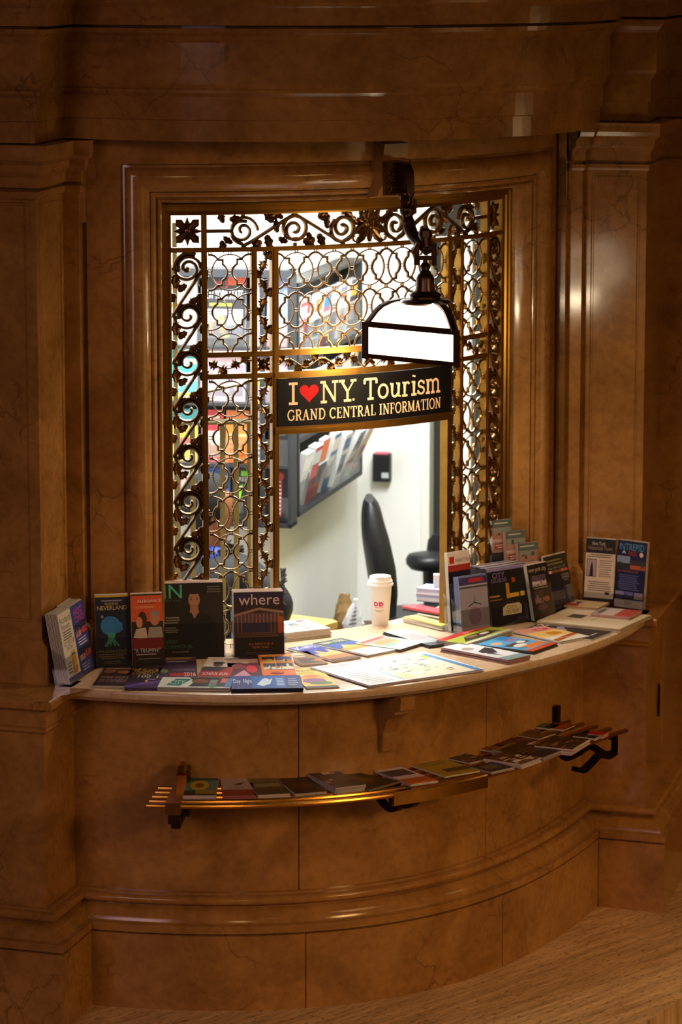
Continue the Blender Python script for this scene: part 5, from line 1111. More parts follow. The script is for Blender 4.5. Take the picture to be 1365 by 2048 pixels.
g = standing('magazine', 'dark museum magazine with a row of small flags', 'beside the sights card near the right pillar', (1104,1226), (1150,1214), 1110, 4, [('r',0,.80,1,1,'#34301a'),('L',.1,.82,.9,.94,2,'#8c8458'),('t','MAKE TIME TO VISIT',.1,.755,.9,.79,'#b0a890'),('r',.02,.685,.13,.735,'#b83020'),('r',.15,.685,.26,.735,'#e0d8d0'),('r',.28,.685,.39,.735,'#c83c34'),('r',.41,.685,.52,.735,'#4c8c44'),('r',.54,.685,.65,.735,'#b8242c'),('r',.67,.685,.78,.735,'#c8a028'),('r',.80,.685,.95,.735,'#d85c4c'),('t','STAR',.66,.60,.96,.64,'#c8c0b8'),('t','WARS',.66,.55,.96,.59,'#c8c0b8'),('L',.7,.51,.96,.54,1,'#8c847c'),('r',.1,.2,.7,.36,'#7c6c5c'),('r',.1,.10,.8,.18,'#4c3c30')], '#121014', seed=71, lean=12, cat='magazine')
holder('clear holder with the flag row magazine', g, 0.09, lean=12)
# stepped dark rack of small show cards against the casing
srp = P(1000, 1165, CT); 
st0 = onplane(985, 1178, cyl(0.50, 1.46), U)
rk = thing('stepped_card_rack', 'black stepped rack of show cards against the right casing', 'rack', (0, 0, 0))
ca = P(1004, 1238, CT); cdir = (P(1075, 1229, CT)-ca); cdir /= np.linalg.norm(cdir); cb_ = np.array([-cdir[1], cdir[0]])
rk.location = (ca[0], ca[1], CT); rk.rotation_euler = (0, 0, math.atan2(cdir[1], cdir[0]))
steps = [(0.078, 0.000, 0.2025), (0.042, 0.027, 0.2455), (0.0, 0.054, 0.2855)]
print('RACK', toUV(ca), np.linalg.norm(ca+0.09*cb_-GC), np.linalg.norm(ca+.15*cdir+0.09*cb_-GC))
for i, (x, y, z) in enumerate(steps):
    mb = MB(); mb.box((x-0.006, y+0.0225, 0.0), (x+0.092, y+0.026, z-0.02)); mb.build('back_panel', PLASTIC, rk)
    mb = MB(); mb.box((x-0.006, y, 0.0), (x+0.092, y+0.026, z-0.055)); mb.build('step', PLASTIC, rk)
    for k in range(4):
        o = None; mb = MB(); mb.box((0, 0, 0), (0.088, 0.115, 0.0035), pages_mat('#c8a89c')); o = mb.build('show_card', None, None)
        q = ca+cdir*(x)+cb_*(y+0.006+0.0045*k); o.location = (q[0], q[1], CT+z-0.0545); o.rotation_euler = (math.radians(84), 0, rk.rotation_euler.z)
        if k == 0:
            mb = MB(); design(mb, 0.088, 0.115, 0.0036, [('r',.0,.78,1,1,'#50605c'),('ph',.08,.45,.92,.76,'#7c8c88',['#a87468','#4c3c3c','#5c4440'],7),('L',.1,.86,.9,.95,1,'#c8c0b4'),('r',0,.32,1,.42,'#b89c94'),('r',.1,.1,.9,.28,'#7c2c24'),('L',.12,.12,.88,.26,2,'#d8b8a8')], '#8c6c64', None, 80+i); mb.build('cover', None, o, normals=False)
        tag(o, '%s show card on the %s tier of the black stepped rack' % ('front' if k == 0 else 'hidden', ('lowest', 'middle', 'top')[i]), 'card', None if k == 0 else 'show cards behind the front one on the %s tier' % ('lowest', 'middle', 'top')[i])
# two cards at the right pier
g = standing('brochure', 'black and cream history tours card with a statue photo', 'left of the two cards at the right pillar', (1168,1207), (1227,1212), 1078, 4, [('r',0,.78,1,1,'#100c0c'),('t','New York',.2,.90,.65,.96,'#c8bcb0'),('t','Historical Tours',.08,.83,.9,.89,'#b08c78'),('L',.05,.71,.95,.77,2,'#4c3c30'),('r',.05,.42,.38,.69,'#2c1c20'),('r',.07,.43,.36,.68,'#b098a8'),('p',[(.15,.43),(.18,.58),(.22,.66),(.26,.58),(.28,.43)],'#1c1418'),('L',.42,.42,.92,.69,8,'#8c7c70'),('L',.08,.2,.92,.36,5,'#7c6c60'),('r',.7,.16,.85,.2,'#2c2420'),('r',0,0,1,.10,'#241c1a')], '#d8c8b8', seed=72, lean=6, tl=0.003)
hgeo = list(g)
holder('clear holder with the history tours card', g, 0.05, lean=6)
g = standing('brochure', 'dark blue ship museum card with pictures', 'at the right pillar, rightmost of all', (1229,1212), (1287,1220), 1083, 6, [('t','INTREPID',.06,.86,.90,.96,'#5ca0d0'),('t','PASS',.38,.78,.66,.85,'#c83c20'),('p',[(.14,.80),(.22,.86),(.30,.80),(.22,.82)],'#d8d8e0'),('e',.82,.81,.07,.035,'#e0c8c8'),('ph',.0,.58,.44,.77,'#8c9cc0',['#2c3038','#3c4450'],4),('ph',.46,.58,.98,.72,'#3c3440',['#b8583c','#4c4448'],4),('t','EXPERIENCES',.04,.53,.75,.56,'#a8682c'),('L',.08,.26,.85,.50,9,'#5c64a0'),('ph',.02,.14,.32,.24,'#8c8cb8',['#3c3c50'],2),('ph',.34,.14,.62,.24,'#6c6cb0',['#3c3c50'],2),('ph',.66,.14,.96,.24,'#8c80a0',['#a08870'],2),('r',0,0,1,.12,'#b0a4a4'),('t','SHOW',.36,.05,.6,.10,'#2c2828')], '#1a1c48', seed=73, lean=6, tl=0.003)
holder('clear holder with the dark blue ship museum card', g, 0.05, lean=6)
# paper cup
cc = P(761, 1249, CT)
cup = thing('paper_cup', 'white paper coffee cup with lid and pink letters on the counter', 'cup', (cc[0], cc[1], CT))
CUPM = plain('#ece6e0', 0.55, var=0.02); PINK = plain('#d0206c', 0.5); ORG = plain('#e07a3c', 0.5)
mb = MB(); mb.lathe([(0.0285, 0), (0.029, 0.002), (0.0305, 0.02), (0.0315, 0.022), (0.0410, 0.142), (0.0425, 0.143), (0.0425, 0.146), (0.040, 0.147)], (0,0,0), 40); mb.build('cup_body', CUPM, cup, True)
mb = MB(); mb.lathe([(0.0435, 0.142), (0.0465, 0.143), (0.0465, 0.150), (0.0440, 0.152), (0.0435, 0.160), (0.0405, 0.163), (0.038, 0.172), (0.0375, 0.176), (0.034, 0.177), (0.031, 0.170), (0.02, 0.169)], (0,0,0), 40); mb.box((-0.012, -0.040, 0.170), (0.012, -0.026, 0.1785)); mb.build('lid', plain('#f4f0ee', 0.35, var=0.02), cup, True)
def onc(mb, polys, az0, z0, mat=None, o=0.0004):
    for poly in polys:
        vs = []
        for x, z in poly:
            zz = z0+z; r = 0.0315+(0.0410-0.0315)*(zz-0.022)/0.12+o; a = az0+x/r; vs.append((r*math.cos(a), r*math.sin(a), zz))
        mb.add(vs, [tuple(range(len(poly)))], mat)
def dee(x, w, h):
    o = [(x, 0)]+[(x+w*0.45+w*0.55*math.sin(math.pi*k/10), h/2-h/2*math.cos(math.pi*k/10)) for k in range(11)]+[(x, h)]
    i = [(x+w*0.28, h*0.28)]+[(x+w*0.45+w*0.27*math.sin(math.pi*k/10), h/2-h*0.22*math.cos(math.pi*k/10)) for k in range(11)]+[(x+w*0.28, h*0.72)]
    return o, i
mb = MB(); camaz = math.atan2(-cc[1], -cc[0]); az = camaz-0.62
for x in (0.0, 0.0185):
    o_, i_ = dee(x, 0.016, 0.016)
    vs = o_+i_; n = len(o_)
    for k in range(n): onc(mb, [[o_[k], o_[(k+1) % n], i_[(k+1) % n], i_[k]]], az, 0.072)
onc(mb, [[(0.0215, 0.008), (0.0245, 0.004), (0.030, 0.013), (0.0285, 0.014), (0.0245, 0.0075), (0.023, 0.0095)]], az, 0.072); mb.build('pink_letters', PINK, cup, normals=False)
mb = MB(); onc(mb, [[(0.001+0.003*k, 0), (0.0032+0.003*k, 0), (0.0032+0.003*k, 0.0025), (0.001+0.003*k, 0.0025)] for k in range(11)], az, 0.066); mb.build('orange_print', ORG, cup, normals=False)
mb = MB(); onc(mb, [[(0.0+0.0022*k, 0), (0.0015+0.0022*k, 0), (0.0015+0.0022*k, 0.0015), (0.0+0.0022*k, 0.0015)] for k in range(16)], az, 0.056); onc(mb, [[(0.008+0.0022*k, 0), (0.0095+0.0022*k, 0), (0.0095+0.0022*k, 0.0015), (0.008+0.0022*k, 0.0015)] for k in range(8)], az, 0.052); mb.build('small_print', plain('#5c5450', 0.6), cup, normals=False)
# ================================================================== INSIDE THE BOOTH
DB = np.array([math.cos(math.radians(76.8)), math.sin(math.radians(76.8))])   # receding wall
DF = np.array([math.cos(math.radians(-12)), math.sin(math.radians(-12))])     # walls that face us
w0 = np.array([-0.262, 13.07]); ZC = 2.72
w1 = w0+DB*1.46
d0 = w1-w1
def wallbox(mb, a, b, z0, z1, t=0.06, mat=None):
    """wall with its visible face a->b, thickness behind it (left of travel)"""
    a = np.array(a); b = np.array(b); d = (b-a)/np.linalg.norm(b-a); n_ = np.array([-d[1], d[0]])*t
    mb.prism([tuple(a), tuple(b), tuple(b+n_), tuple(a+n_)], z0, z1, mat)
pA0 = w0-DF*1.45
mb = MB(); wallbox(mb, pA0, w0-DF*0.002, 0, ZC); struct(mb.build('wall_booth_left', WALLM))
mb = MB(); wallbox(mb, w0, w1, 0, ZC); struct(mb.build('wall_booth_side', WALLM))
def atpx(p0, d, px, z=1.6):
    ts = np.linspace(0, 3, 6001); return p0+d*ts[int(np.argmin([abs(projx(*(p0+d*t), z)-px) for t in ts]))]
q1 = atpx(w1, DF, 846); q2 = atpx(w1, DF, 862); q3 = atpx(w1, DF, 927); q4 = atpx(w1, DF, 945); q5 = atpx(w1, DF, 1010)
mb = MB(); wallbox(mb, w1, q1, 0, ZC); struct(mb.build('wall_booth_back', WALLM))
mb = MB(); wallbox(mb, q1-DB*0.02, q2-DB*0.02, 0, ZC, 0.10); struct(mb.build('trim_6', plain('#f6f2e8', 0.4, var=0.02)))
mb = MB(); wallbox(mb, q3-DB*0.02, q4-DB*0.02, 0, ZC, 0.10); struct(mb.build('trim_7', plain('#f0ece0', 0.4, var=0.02)))
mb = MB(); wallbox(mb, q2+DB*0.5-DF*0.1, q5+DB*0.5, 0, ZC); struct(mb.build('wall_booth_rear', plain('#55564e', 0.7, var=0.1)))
rs = cyl(0.60, 1.27)
mb = MB(); wallbox(mb, q5, rs-DB*0.0, 0, ZC, 0.06); struct(mb.build('wall_booth_right', plain('#9c9466', 0.6, var=0.08)))
ls = cyl(-0.60, 1.27)
mb = MB(); wallbox(mb, ls, pA0-DF*0.0, 0, ZC, 0.06); struct(mb.build('wall_booth_corner', WALLM))
# ceiling and floor of the booth follow the grille
poly = [tuple(cyl(-0.60+1.2*i/20, 1.285)) for i in range(21)]+[tuple(q5+DB*0.6), tuple(q2+DB*0.6-DF*0.2), tuple(w0+DB*1.6-DF*0.3), tuple(pA0+DB*0.1), tuple(ls)]
mb = MB(); mb.prism(poly, ZC, ZC+0.05); struct(mb.build('ceiling', WALLM))
mb = MB(); mb.prism(poly, 0.001, 0.02); struct(mb.build('floor_booth', plain('#4c4640', 0.7, var=0.1)))
# inner wall of the counter
mb = MB(); rows = [[tuple(cyl(-0.59+1.18*i/30, r))+(z,) for i in range(31)] for r, z in ((1.285, 0.02), (1.285, 1.026), (1.305, 1.026), (1.305, 0.02))]
mb.loft(rows, closed=False); struct(mb.build('wall_counter_inner', WALLM))
# ---------------------------------------------------------------- racks of brochures
TIERC = [['#d8d8dc','#b8302c','#e07028','#3c78b0','#e8e4dc','#8c88a8','#f0c020'], ['#e8e8ec','#c8ccd4','#e8702c','#f0ece8','#3c64a8','#2c3440','#e8b428'], ['#c84c50','#b8b0c0','#dce0e4','#a85c68','#7c8490','#e4d8d0','#28303c'], ['#c8c8cc','#b84c48','#8c94a0','#e0d8cc','#6c7c9c','#f0e4d8','#a83040']]
# side rack: local frame along DB, front faces right
rB = thing('wall_brochure_rack', 'black framed rack with clear pockets on the receding cream wall', 'rack', (0, 0, 0))
fB = np.array([-0.163, 13.05]); nB_ = np.array([DB[1], -DB[0]])   # outward normal (towards the right)
rB.location = (fB[0], fB[1], 1.28); rB.rotation_euler = (0, 0, math.atan2(DB[1], DB[0]))
LB = 1.105; HB = 0.90
def rbp(nm, a, b, mat, par=rB): mb = MB(); mb.box(a, b); return mb.build(nm, mat, par)
rbp('back_panel', (0, 0.085, 0), (LB, 0.093, HB), RACKM); rbp('side_panel', (0, 0, 0), (0.022, 0.09, HB), RACKM); rbp('side_panel', (LB-0.012, 0.0, 0), (LB, 0.09, HB), RACKM)
rbp('bottom_panel', (0, 0, -0.002), (LB, 0.09, 0.016), RACKM); rbp('top_panel', (0, 0, HB-0.014), (LB, 0.09, HB), RACKM)
for zt_ in (0.016, 0.30, 0.60):
    rbp('pocket_front', (0.022, 0.002, zt_), (LB-0.012, 0.004, zt_+0.135), ACR); rbp('shelf_strip', (0.022, 0.0, zt_+0.132), (LB-0.012, 0.006, zt_+0.137), plain('#aeb4ba', 0.3))
    if zt_ > 0.1: rbp('shelf_strip', (0.022, 0.0, zt_-0.018), (LB-0.012, 0.06, zt_), RACKM)
TNAME = ['bottom', 'middle', 'top']; rr_ = random.Random(3)
cols_words = {'#d8d8dc':'pale grey','#b8302c':'red','#e07028':'orange','#3c78b0':'blue','#e8e4dc':'white','#8c88a8':'mauve','#f0c020':'yellow','#e8e8ec':'white','#c8ccd4':'silver grey','#e8702c':'orange','#f0ece8':'white','#3c64a8':'blue','#2c3440':'black','#e8b428':'yellow','#c84c50':'red','#b8b0c0':'lilac','#dce0e4':'pale','#a85c68':'dull pink','#7c8490':'grey','#e4d8d0':'cream','#28303c':'black','#c8c8cc':'light grey','#b84c48':'red','#8c94a0':'grey','#e0d8cc':'cream','#6c7c9c':'slate blue','#f0e4d8':'cream','#a83040':'crimson'}
ORD = ['nearest', 'second', 'third', 'fourth', 'fifth', 'sixth', 'furthest']
for ti, zt_ in enumerate((0.018, 0.302, 0.602)):
    for k in range(7):
        x = 0.03+k*0.152; wd = 0.115; th_ = rr_.uniform(0.018, 0.034) if ti else rr_.uniform(0.022, 0.042); hh = 0.225 if ti else rr_.uniform(0.215, 0.25)
        col_ = TIERC[ti][k]; lean = math.radians(rr_.uniform(13, 19)+(k > 4)*8 if ti == 0 else rr_.uniform(4, 9))
        mb = MB(); mb.box((0, 0, 0), (wd, hh, th_), pages_mat('#e4e4e6')); o = mb.build('brochure', None, None)
        mb = MB(); design(mb, wd, hh, th_+0.0002, [('r',0,.7,1,.92,TIERC[(ti+1) % 3][k]),('ph',.1,.25,.9,.62,TIERC[3][k],[TIERC[2][(k+2) % 7], '#30343c'],5),('L',.1,.05,.9,.2,3,'#50545c')], col_, None, 200+ti*9+k); mb.build('cover', None, o, normals=False)
        lx, ly = x, 0.012+th_
        # upright, leaning out at the top: cover faces the room
        base = fB+DB*lx-nB_*(0.016+0.045)
        o.location = (base[0], base[1], 1.28+zt_); o.rotation_euler = (math.pi/2+lean, 0, math.atan2(DB[1], DB[0]))
        tag(o, '%s brochure pack, %s from the window in the %s row of the side rack' % (cols_words[col_], ORD[k], TNAME[ti]), 'brochure')
o = None
# yellow pack sticking out at the far end
mb = MB(); mb.box((0, 0, 0), (0.10, 0.22, 0.012), pages_mat('#e8c040')); o = mb.build('brochure', None, None)
mb = MB(); design(mb, 0.10, 0.22, 0.0122, [('r',0,.6,1,1,'#e8b820')], '#383c48', None, 3); mb.build('cover', None, o, normals=False)
b_ = fB+DB*0.98-nB_*0.02; o.location = (b_[0], b_[1], 1.45); o.rotation_euler = (math.pi/2+math.radians(42), 0, math.atan2(DB[1], DB[0])); tag(o, 'yellow tipped brochure bending out of the far end of the side rack', 'brochure')
# front facing rack on the left
fA = w0-nA if False else None
aF = np.array([-0.215, 12.90]); nF = np.array([DF[1], -DF[0]])
rA = thing('tall_brochure_rack', 'tall black rack of magazines facing the window behind the left grille', 'rack', (aF[0]-DF[0]*0.50, aF[1]-DF[1]*0.50, 1.26), math.atan2(DF[1], DF[0]))
WA = 0.525; HA = 0.985
for nm, a, b, m_ in (('back_panel', (-0.03, 0.10, 0), (WA, 0.108, HA), RACKM), ('side_panel', (WA-0.012, 0, 0), (WA, 0.10, HA), RACKM), ('side_panel', (-0.03, 0, 0), (-0.018, 0.10, HA), RACKM), ('bottom_panel', (-0.03, 0, 0), (WA, 0.10, 0.016), RACKM), ('top_panel', (-0.03, -0.01, HA-0.03), (WA, 0.10, HA), RACKM), ('post', (0.405, -0.004, 0), (0.425, 0.004, HA), RACKM)):
    rbp(nm, a, b, m_, rA)
zA = [0.018, 0.24, 0.475, 0.69]
for z in zA[1:]: rbp('shelf_strip', (-0.018, 0.0, z-0.012), (WA-0.012, 0.08, z), RACKM, rA)
for z in zA: rbp('pocket_front', (-0.018, 0.0, z), (WA-0.012, 0.002, z+0.10), ACR, rA)
magsA = [ # row, x, w, h, bg, items, label
 (3, 0.02, .13, .25, '#e8e0dc', [('r',0,.55,1,.62,'#d8742c'),('t','CITY',.1,.68,.9,.85,'#c8402c'),('L',.1,.1,.9,.5,6,'#8c8480')], 'white magazine with orange stripe in the top row of the left rack'),
 (3, 0.165, .175, .265, '#26262a', [('r',.60,.86,1,1,'#e8582c'),('t','NEW YORK STATE',.04,.66,.94,.79,'#f0f0f0'),('t','2015',.3,.82,.6,.92,'#e84040'),('r',.2,.56,.7,.60,'#a0c030'),('ph',.05,.1,.95,.52,'#8c8c94',['#5c5c64','#b87848','#48484c','#a89858'],12)], 'black New York State magazine with orange corner in the left rack'),
 (3, 0.36, .04, .265, '#eef0f0', [('L',.1,.2,.9,.8,6,'#c8ccd0')], 'narrow white folder beside the New York State magazine'),
 (3, 0.425, .085, .265, '#a8b4d8', [('e',.5,.6,.4,.25,'#7c94c8'),('r',0,0,1,.28,'#c89c98')], 'pale blue leaflet at the top right of the left rack'),
 (2, 0.02, .13, .20, '#38b4c4', [('r',0,.7,1,.8,'#e8f4f4'),('p',[(0,.3),(1,.6),(1,.4),(0,.1)],'#d8f0f0'),('r',0,0,1,.15,'#e8d040')], 'bright teal magazine in the second row of the left rack'),
 (2, 0.165, .175, .20, '#c8b0b8', [('r',0,.75,1,1,'#d8b8c0'),('ph',.05,.1,.95,.7,'#a08898',['#8c7c8c','#c8a4a0','#b8b0c0'],10)], 'dusty pink magazine in the second row of the left rack'),
 (2, 0.36, .15, .20, '#b8a8b8', [('r',.1,.8,.9,.95,'#5c4c98'),('r',0,.3,1,.5,'#e0b830')], 'mauve and yellow leaflet in the second row of the left rack'),
 (1, 0.02, .13, .20, '#e8c838', [('r',0,.72,1,1,'#38b0c0'),('r',0,.3,1,.45,'#e04038')], 'teal and yellow magazine in the third row of the left rack'),
 (1, 0.165, .085, .20, '#d02838', [('L',.1,.8,.9,.92,1,'#f0d8d0'),('ph',.1,.1,.9,.6,'#c8b8a8',['#a87c60','#d8d0c8'],5)], 'red magazine in the third row of the left rack'),
 (1, 0.262, .09, .20, '#e87c28', [('r',.1,.5,.9,.55,'#f8c080'),('L',.1,.1,.9,.4,3,'#c05c18')], 'orange magazine in the third row of the left rack'),
 (1, 0.36, .05, .20, '#dcdce0', [('L',.1,.1,.9,.9,8,'#80848c')], 'grey text leaflet in the third row of the left rack'),
 (1, 0.428, .085, .20, '#101216', [('r',.1,.1,.5,.3,'#e8c020'),('r',.2,.55,.8,.6,'#5c6068')], 'black card with yellow block in the third row of the left rack'),
 (0, 0.02, .13, .20, '#ece8e8', [('t','NY',.1,.5,.9,.85,'#d83c2c')], 'white card with red writing in the bottom row of the left rack'),
 (0, 0.165, .11, .20, '#1c50a8', [('t','PHOTO',.08,.72,.92,.86,'#dce4f4'),('e',.7,.35,.25,.16,'#d8e8f0'),('e',.75,.30,.14,.1,'#9cc8e0')], 'blue photo brochure in the bottom row of the left rack'),
 (0, 0.285, .085, .20, '#20241f', [('p',[(.1,.6),(.5,.7),(.4,.4),(.1,.35)],'#80d828'),('r',.4,.85,.9,.95,'#80d828'),('t','GREEN',.1,.75,.9,.83,'#e8ece8')], 'black leaflet with lime shapes in the bottom row of the left rack'),
 (0, 0.428, .085, .205, '#16161a', [('e',.5,.85,.2,.08,'#c83c48'),('r',.38,.1,.62,.8,'#b83044'),('L',.4,.12,.6,.78,9,'#e8d8dc')], 'black card with a vertical red pattern in the bottom row of the left rack')]
for r_, x, w_, h_, bg, its, lab in magsA:
    mb = MB(); mb.box((0, 0, 0), (w_, h_, 0.018), pages_mat('#dcdce0')); o = mb.build('magazine', None, None)
    mb = MB(); design(mb, w_, h_, 0.0182, its, bg, None, hash(lab) % 97 if False else len(lab)); mb.build('cover', None, o, normals=False)
    p = np.array([rA.location[0], rA.location[1]])+DF*x-nF*(0.045)
    o.location = (p[0], p[1], rA.location[2]+zA[r_]); o.rotation_euler = (math.pi/2-math.radians(6), 0, math.atan2(DF[1], DF[0])); tag(o, lab, 'magazine')
# inner brass gate behind the left grille
gt = thing('inner_brass_gate', 'plain brass gate bars standing behind the left half of the grille', 'gate', tuple(cyl(-0.42, 1.19))+(0.02,))
g0 = Vector(gt.location)
def gp(mb, nm): mb.v = [tuple(Vector(p)-g0) for p in mb.v]; return mb.build(nm, OLIVE, gt)
def ipt(px, py, y): return Zat(px, py, y)
yI = 11.95
for px in (356, 386, 446, 473, 500):
    q = Zat(px, 1000, yI+0.02*(px-400)/100); mb = MB(); mb.box((q[0]-0.009, q[1]-0.006, 0.02), (q[0]+0.009, q[1]+0.006, HC+ray(px, 842)[2]/ray(px, 842)[1]*q[1])); gp(mb, 'bar')
a_ = Zat(350, 846, yI-0.01); b_ = Zat(505, 842, yI+0.022); mb = MB(); mb.tube([a_, b_], 0.010, 4); gp(mb, 'rail')
a_ = Zat(408, 783, 11.9); b_ = Zat(530, 755, 12.3); mb = MB(); mb.tube([a_, b_], 0.009, 4); gp(mb, 'rail')
a_ = Zat(352, 520, yI); mb = MB(); mb.box((a_[0]-0.012, yI-0.006, 0.02), (a_[0]+0.004, yI+0.006, 2.5)); gp(mb, 'post')
# black wall box on the back wall
wb = onplane(767, 932, w1, DF)
bx = thing('wall_box', 'black box with pink top edge on the cream back wall', 'box', (wb[0], wb[1], wb[2]), math.atan2(DF[1], DF[0]))
mb = MB(); mb.box((-0.038, -0.045, -0.062), (0.038, -0.001, 0.058)); mb.build('case', PLASTIC, bx, bevel=0.004)
mb = MB(); mb.box((-0.028, -0.044, 0.056), (0.028, -0.006, 0.062)); pc_ = mb.build('pink_card', plain('#e85c7c', 0.5), bx)
mb = MB(); mb.box((0.002, -0.0465, -0.045), (0.032, -0.0445, -0.022)); mb.add([(0.006, -0.0470, -0.030), (0.028, -0.0470, -0.030), (0.028, -0.0470, -0.027), (0.006, -0.0470, -0.027)], [(0,1,2,3)], PLASTIC) if False else None; mb.build('label_plate', plain('#c8ccd0', 0.4), [c for c in bx.children if c.name.startswith('case')][0])
# task chair
def spun(mb, rows): mb.loft(rows, closed=True); mb.add(rows[0], [tuple(range(len(rows[0])))]); mb.add(rows[-1], [tuple(range(len(rows[-1])))[::-1]])
yC = 13.45; cb0 = Zat(775, 1230, yC); ct0 = Zat(738, 997, yC)
ch = thing('office_chair', 'black high backed office chair seen side on inside the booth', 'chair', (cb0[0]+0.10, yC, 0.02))
cl = Vector(ch.location)
mb = MB(); rows = []
for k in range(19):
    t = k/18; py = 996+t*(1232-996)
    lx = np.interp(t, [0, .03, .1, .2, .35, .6, .8, 1], [731, 726, 723, 722, 724, 733, 741, 750]); rx = np.interp(t, [0, .03, .1, .2, .35, .6, .8, 1], [748, 756, 763, 769, 780, 793, 797, 793])
    l = Zat(lx, py, yC); r = Zat(rx, py, yC); hw = 0.16*math.sin(math.pi*min(.90, max(0.16, t*0.9+0.16)))**0.5
    cx_ = (l[0]+r[0])/2; hx = (r[0]-l[0])/2; row = []
    for j in range(16):
        a = 2*math.pi*j/16; ca_, sa_ = math.cos(a), math.sin(a)
        u_ = (abs(ca_)**0.8)*(1 if ca_ > 0 else -1)*hx*0.98; v_ = (abs(sa_)**0.7)*(1 if sa_ > 0 else -1)*hw
        row.append((cx_+u_, yC+v_, l[2]))
    rows.append(row)
spun(mb, rows); mb.v = [tuple(Vector(p)-cl) for p in mb.v]; mb.build('backrest', LEATHER, ch, 'all')
zs = cb0[2]-0.02
mb = MB(); rows = []
for z, s_ in ((zs-0.05, .8), (zs-0.03, 1), (zs, 1.02), (zs+0.025, .92)):
    rows.append([(cb0[0]+0.20+0.23*s_*math.copysign(abs(math.cos(a))**.6, math.cos(a)), yC+0.22*s_*math.copysign(abs(math.sin(a))**.6, math.sin(a)), z) for a in [2*math.pi*j/20 for j in range(20)]])
spun(mb, rows); mb.v = [tuple(Vector(p)-cl) for p in mb.v]; mb.build('seat', LEATHER, ch, 'all')
mb = MB(); mb.tube([(cb0[0]-0.01, yC, zs+0.12), (cb0[0]-0.02, yC, zs-0.03), (cb0[0]+0.12, yC, zs-0.06)], [0.02, 0.02, 0.02], 8); mb.v = [tuple(Vector(p)-cl) for p in mb.v]; mb.build('back_strut', PLASTIC, ch)
mb = MB(); mb.lathe([(0.03, zs-0.06), (0.03, 0.5), (0.022, 0.5), (0.022, 0.12)], (cb0[0]+0.2, yC, 0), 12); mb.v = [tuple(Vector(p)-cl) for p in mb.v]; mb.build('column', PLASTIC, ch, True)
for k in range(5):
    a = 2*math.pi*k/5; mb = MB(); mb.tube([(cb0[0]+0.2, yC, 0.13), (cb0[0]+0.2+0.27*math.cos(a), yC+0.27*math.sin(a), 0.085)], [0.022, 0.014], 8); mb.lathe([(0.01, 0.02), (0.026, 0.03), (0.026, 0.06), (0.012, 0.075)], (cb0[0]+0.2+0.27*math.cos(a), yC+0.27*math.sin(a), 0), 10)
    mb.v = [tuple(Vector(p)-cl) for p in mb.v]; mb.build('leg', PLASTIC, ch, True)
# padded stool further back
yS = 13.95; sc = Zat(858, 1118, yS)
sto = thing('drafting_stool', 'black padded stool beside the dark doorway inside the booth', 'stool', (sc[0], yS, 0.02)); sl = Vector(sto.location)
mb = MB(); mb.lathe([(0.02, sc[2]-0.045), (0.075, sc[2]-0.04), (0.093, sc[2]-0.02), (0.095, sc[2]), (0.085, sc[2]+0.018), (0.05, sc[2]+0.026), (0.01, sc[2]+0.028)], (sc[0], yS, 0), 28); mb.v = [tuple(Vector(p)-sl) for p in mb.v]; mb.build('seat', LEATHER, sto, 'all')
mb = MB(); mb.lathe([(0.035, sc[2]-0.045), (0.03, sc[2]-0.2), (0.024, sc[2]-0.2), (0.024, 0.14)], (sc[0]+0.01, yS, 0), 12); mb.v = [tuple(Vector(p)-sl) for p in mb.v]; mb.build('column', PLASTIC, sto, True)
for k in range(5):
    a = 2*math.pi*k/5+.3; mb = MB(); mb.tube([(sc[0]+0.01, yS, 0.14), (sc[0]+0.01+0.22*math.cos(a), yS+0.22*math.sin(a), 0.045)], [0.02, 0.022], 8); mb.v = [tuple(Vector(p)-sl) for p in mb.v]; mb.build('leg', PLASTIC, sto, True)
mb = MB(); bk = Zat(873, 1085, 14.15); rows = []
for z, s_ in ((bk[2]-0.10, .5), (bk[2]-0.03, .95), (bk[2]+0.02, .8), (bk[2]+0.045, .35)): rows.append([(bk[0]+0.045*s_*math.cos(a), 14.1+0.03*math.sin(a), z) for a in [2*math.pi*j/12 for j in range(12)]])
spun(mb, rows); mb.v = [tuple(Vector(p)-sl) for p in mb.v]; mb.build('backrest', LEATHER, sto, 'all')
# wooden desk inside
dz = 0.975; da_ = P(560, 1228, dz); db_ = P(676, 1243, dz); dn = (db_-da_)/np.linalg.norm(db_-da_); dp_ = np.array([-dn[1], dn[0]])
dsk = thing('wooden_desk', 'light wood desk top just inside the ticket opening', 'desk', (da_[0], da_[1], 0.02)); dl = Vector(dsk.location)
mb = MB(); mb.prism([tuple(da_+dn*0.045-dp_*0.16), tuple(db_-dp_*0.16), tuple(db_-dn*0.0), tuple(db_-dn*0.03+dp_*0.02), tuple(da_+dn*0.045+dp_*0.02)], dz-0.025, dz); mb.v = [tuple(Vector(p)-dl) for p in mb.v]; mb.build('desk_top', plain('#d8b060', 0.45, var=0.15, scale=12), dsk)
for s_, t_ in ((0.07, -0.13), (0.07, -0.02), (0.17, -0.13), (0.17, -0.02)):
    q = da_+dn*s_+dp_*t_; mb = MB(); mb.box((q[0]-.02, q[1]-.02, 0.02), (q[0]+.02, q[1]+.02, dz-0.026)); mb.v = [tuple(Vector(p)-dl) for p in mb.v]; mb.build('leg', plain('#b08c4c', 0.5), dsk)
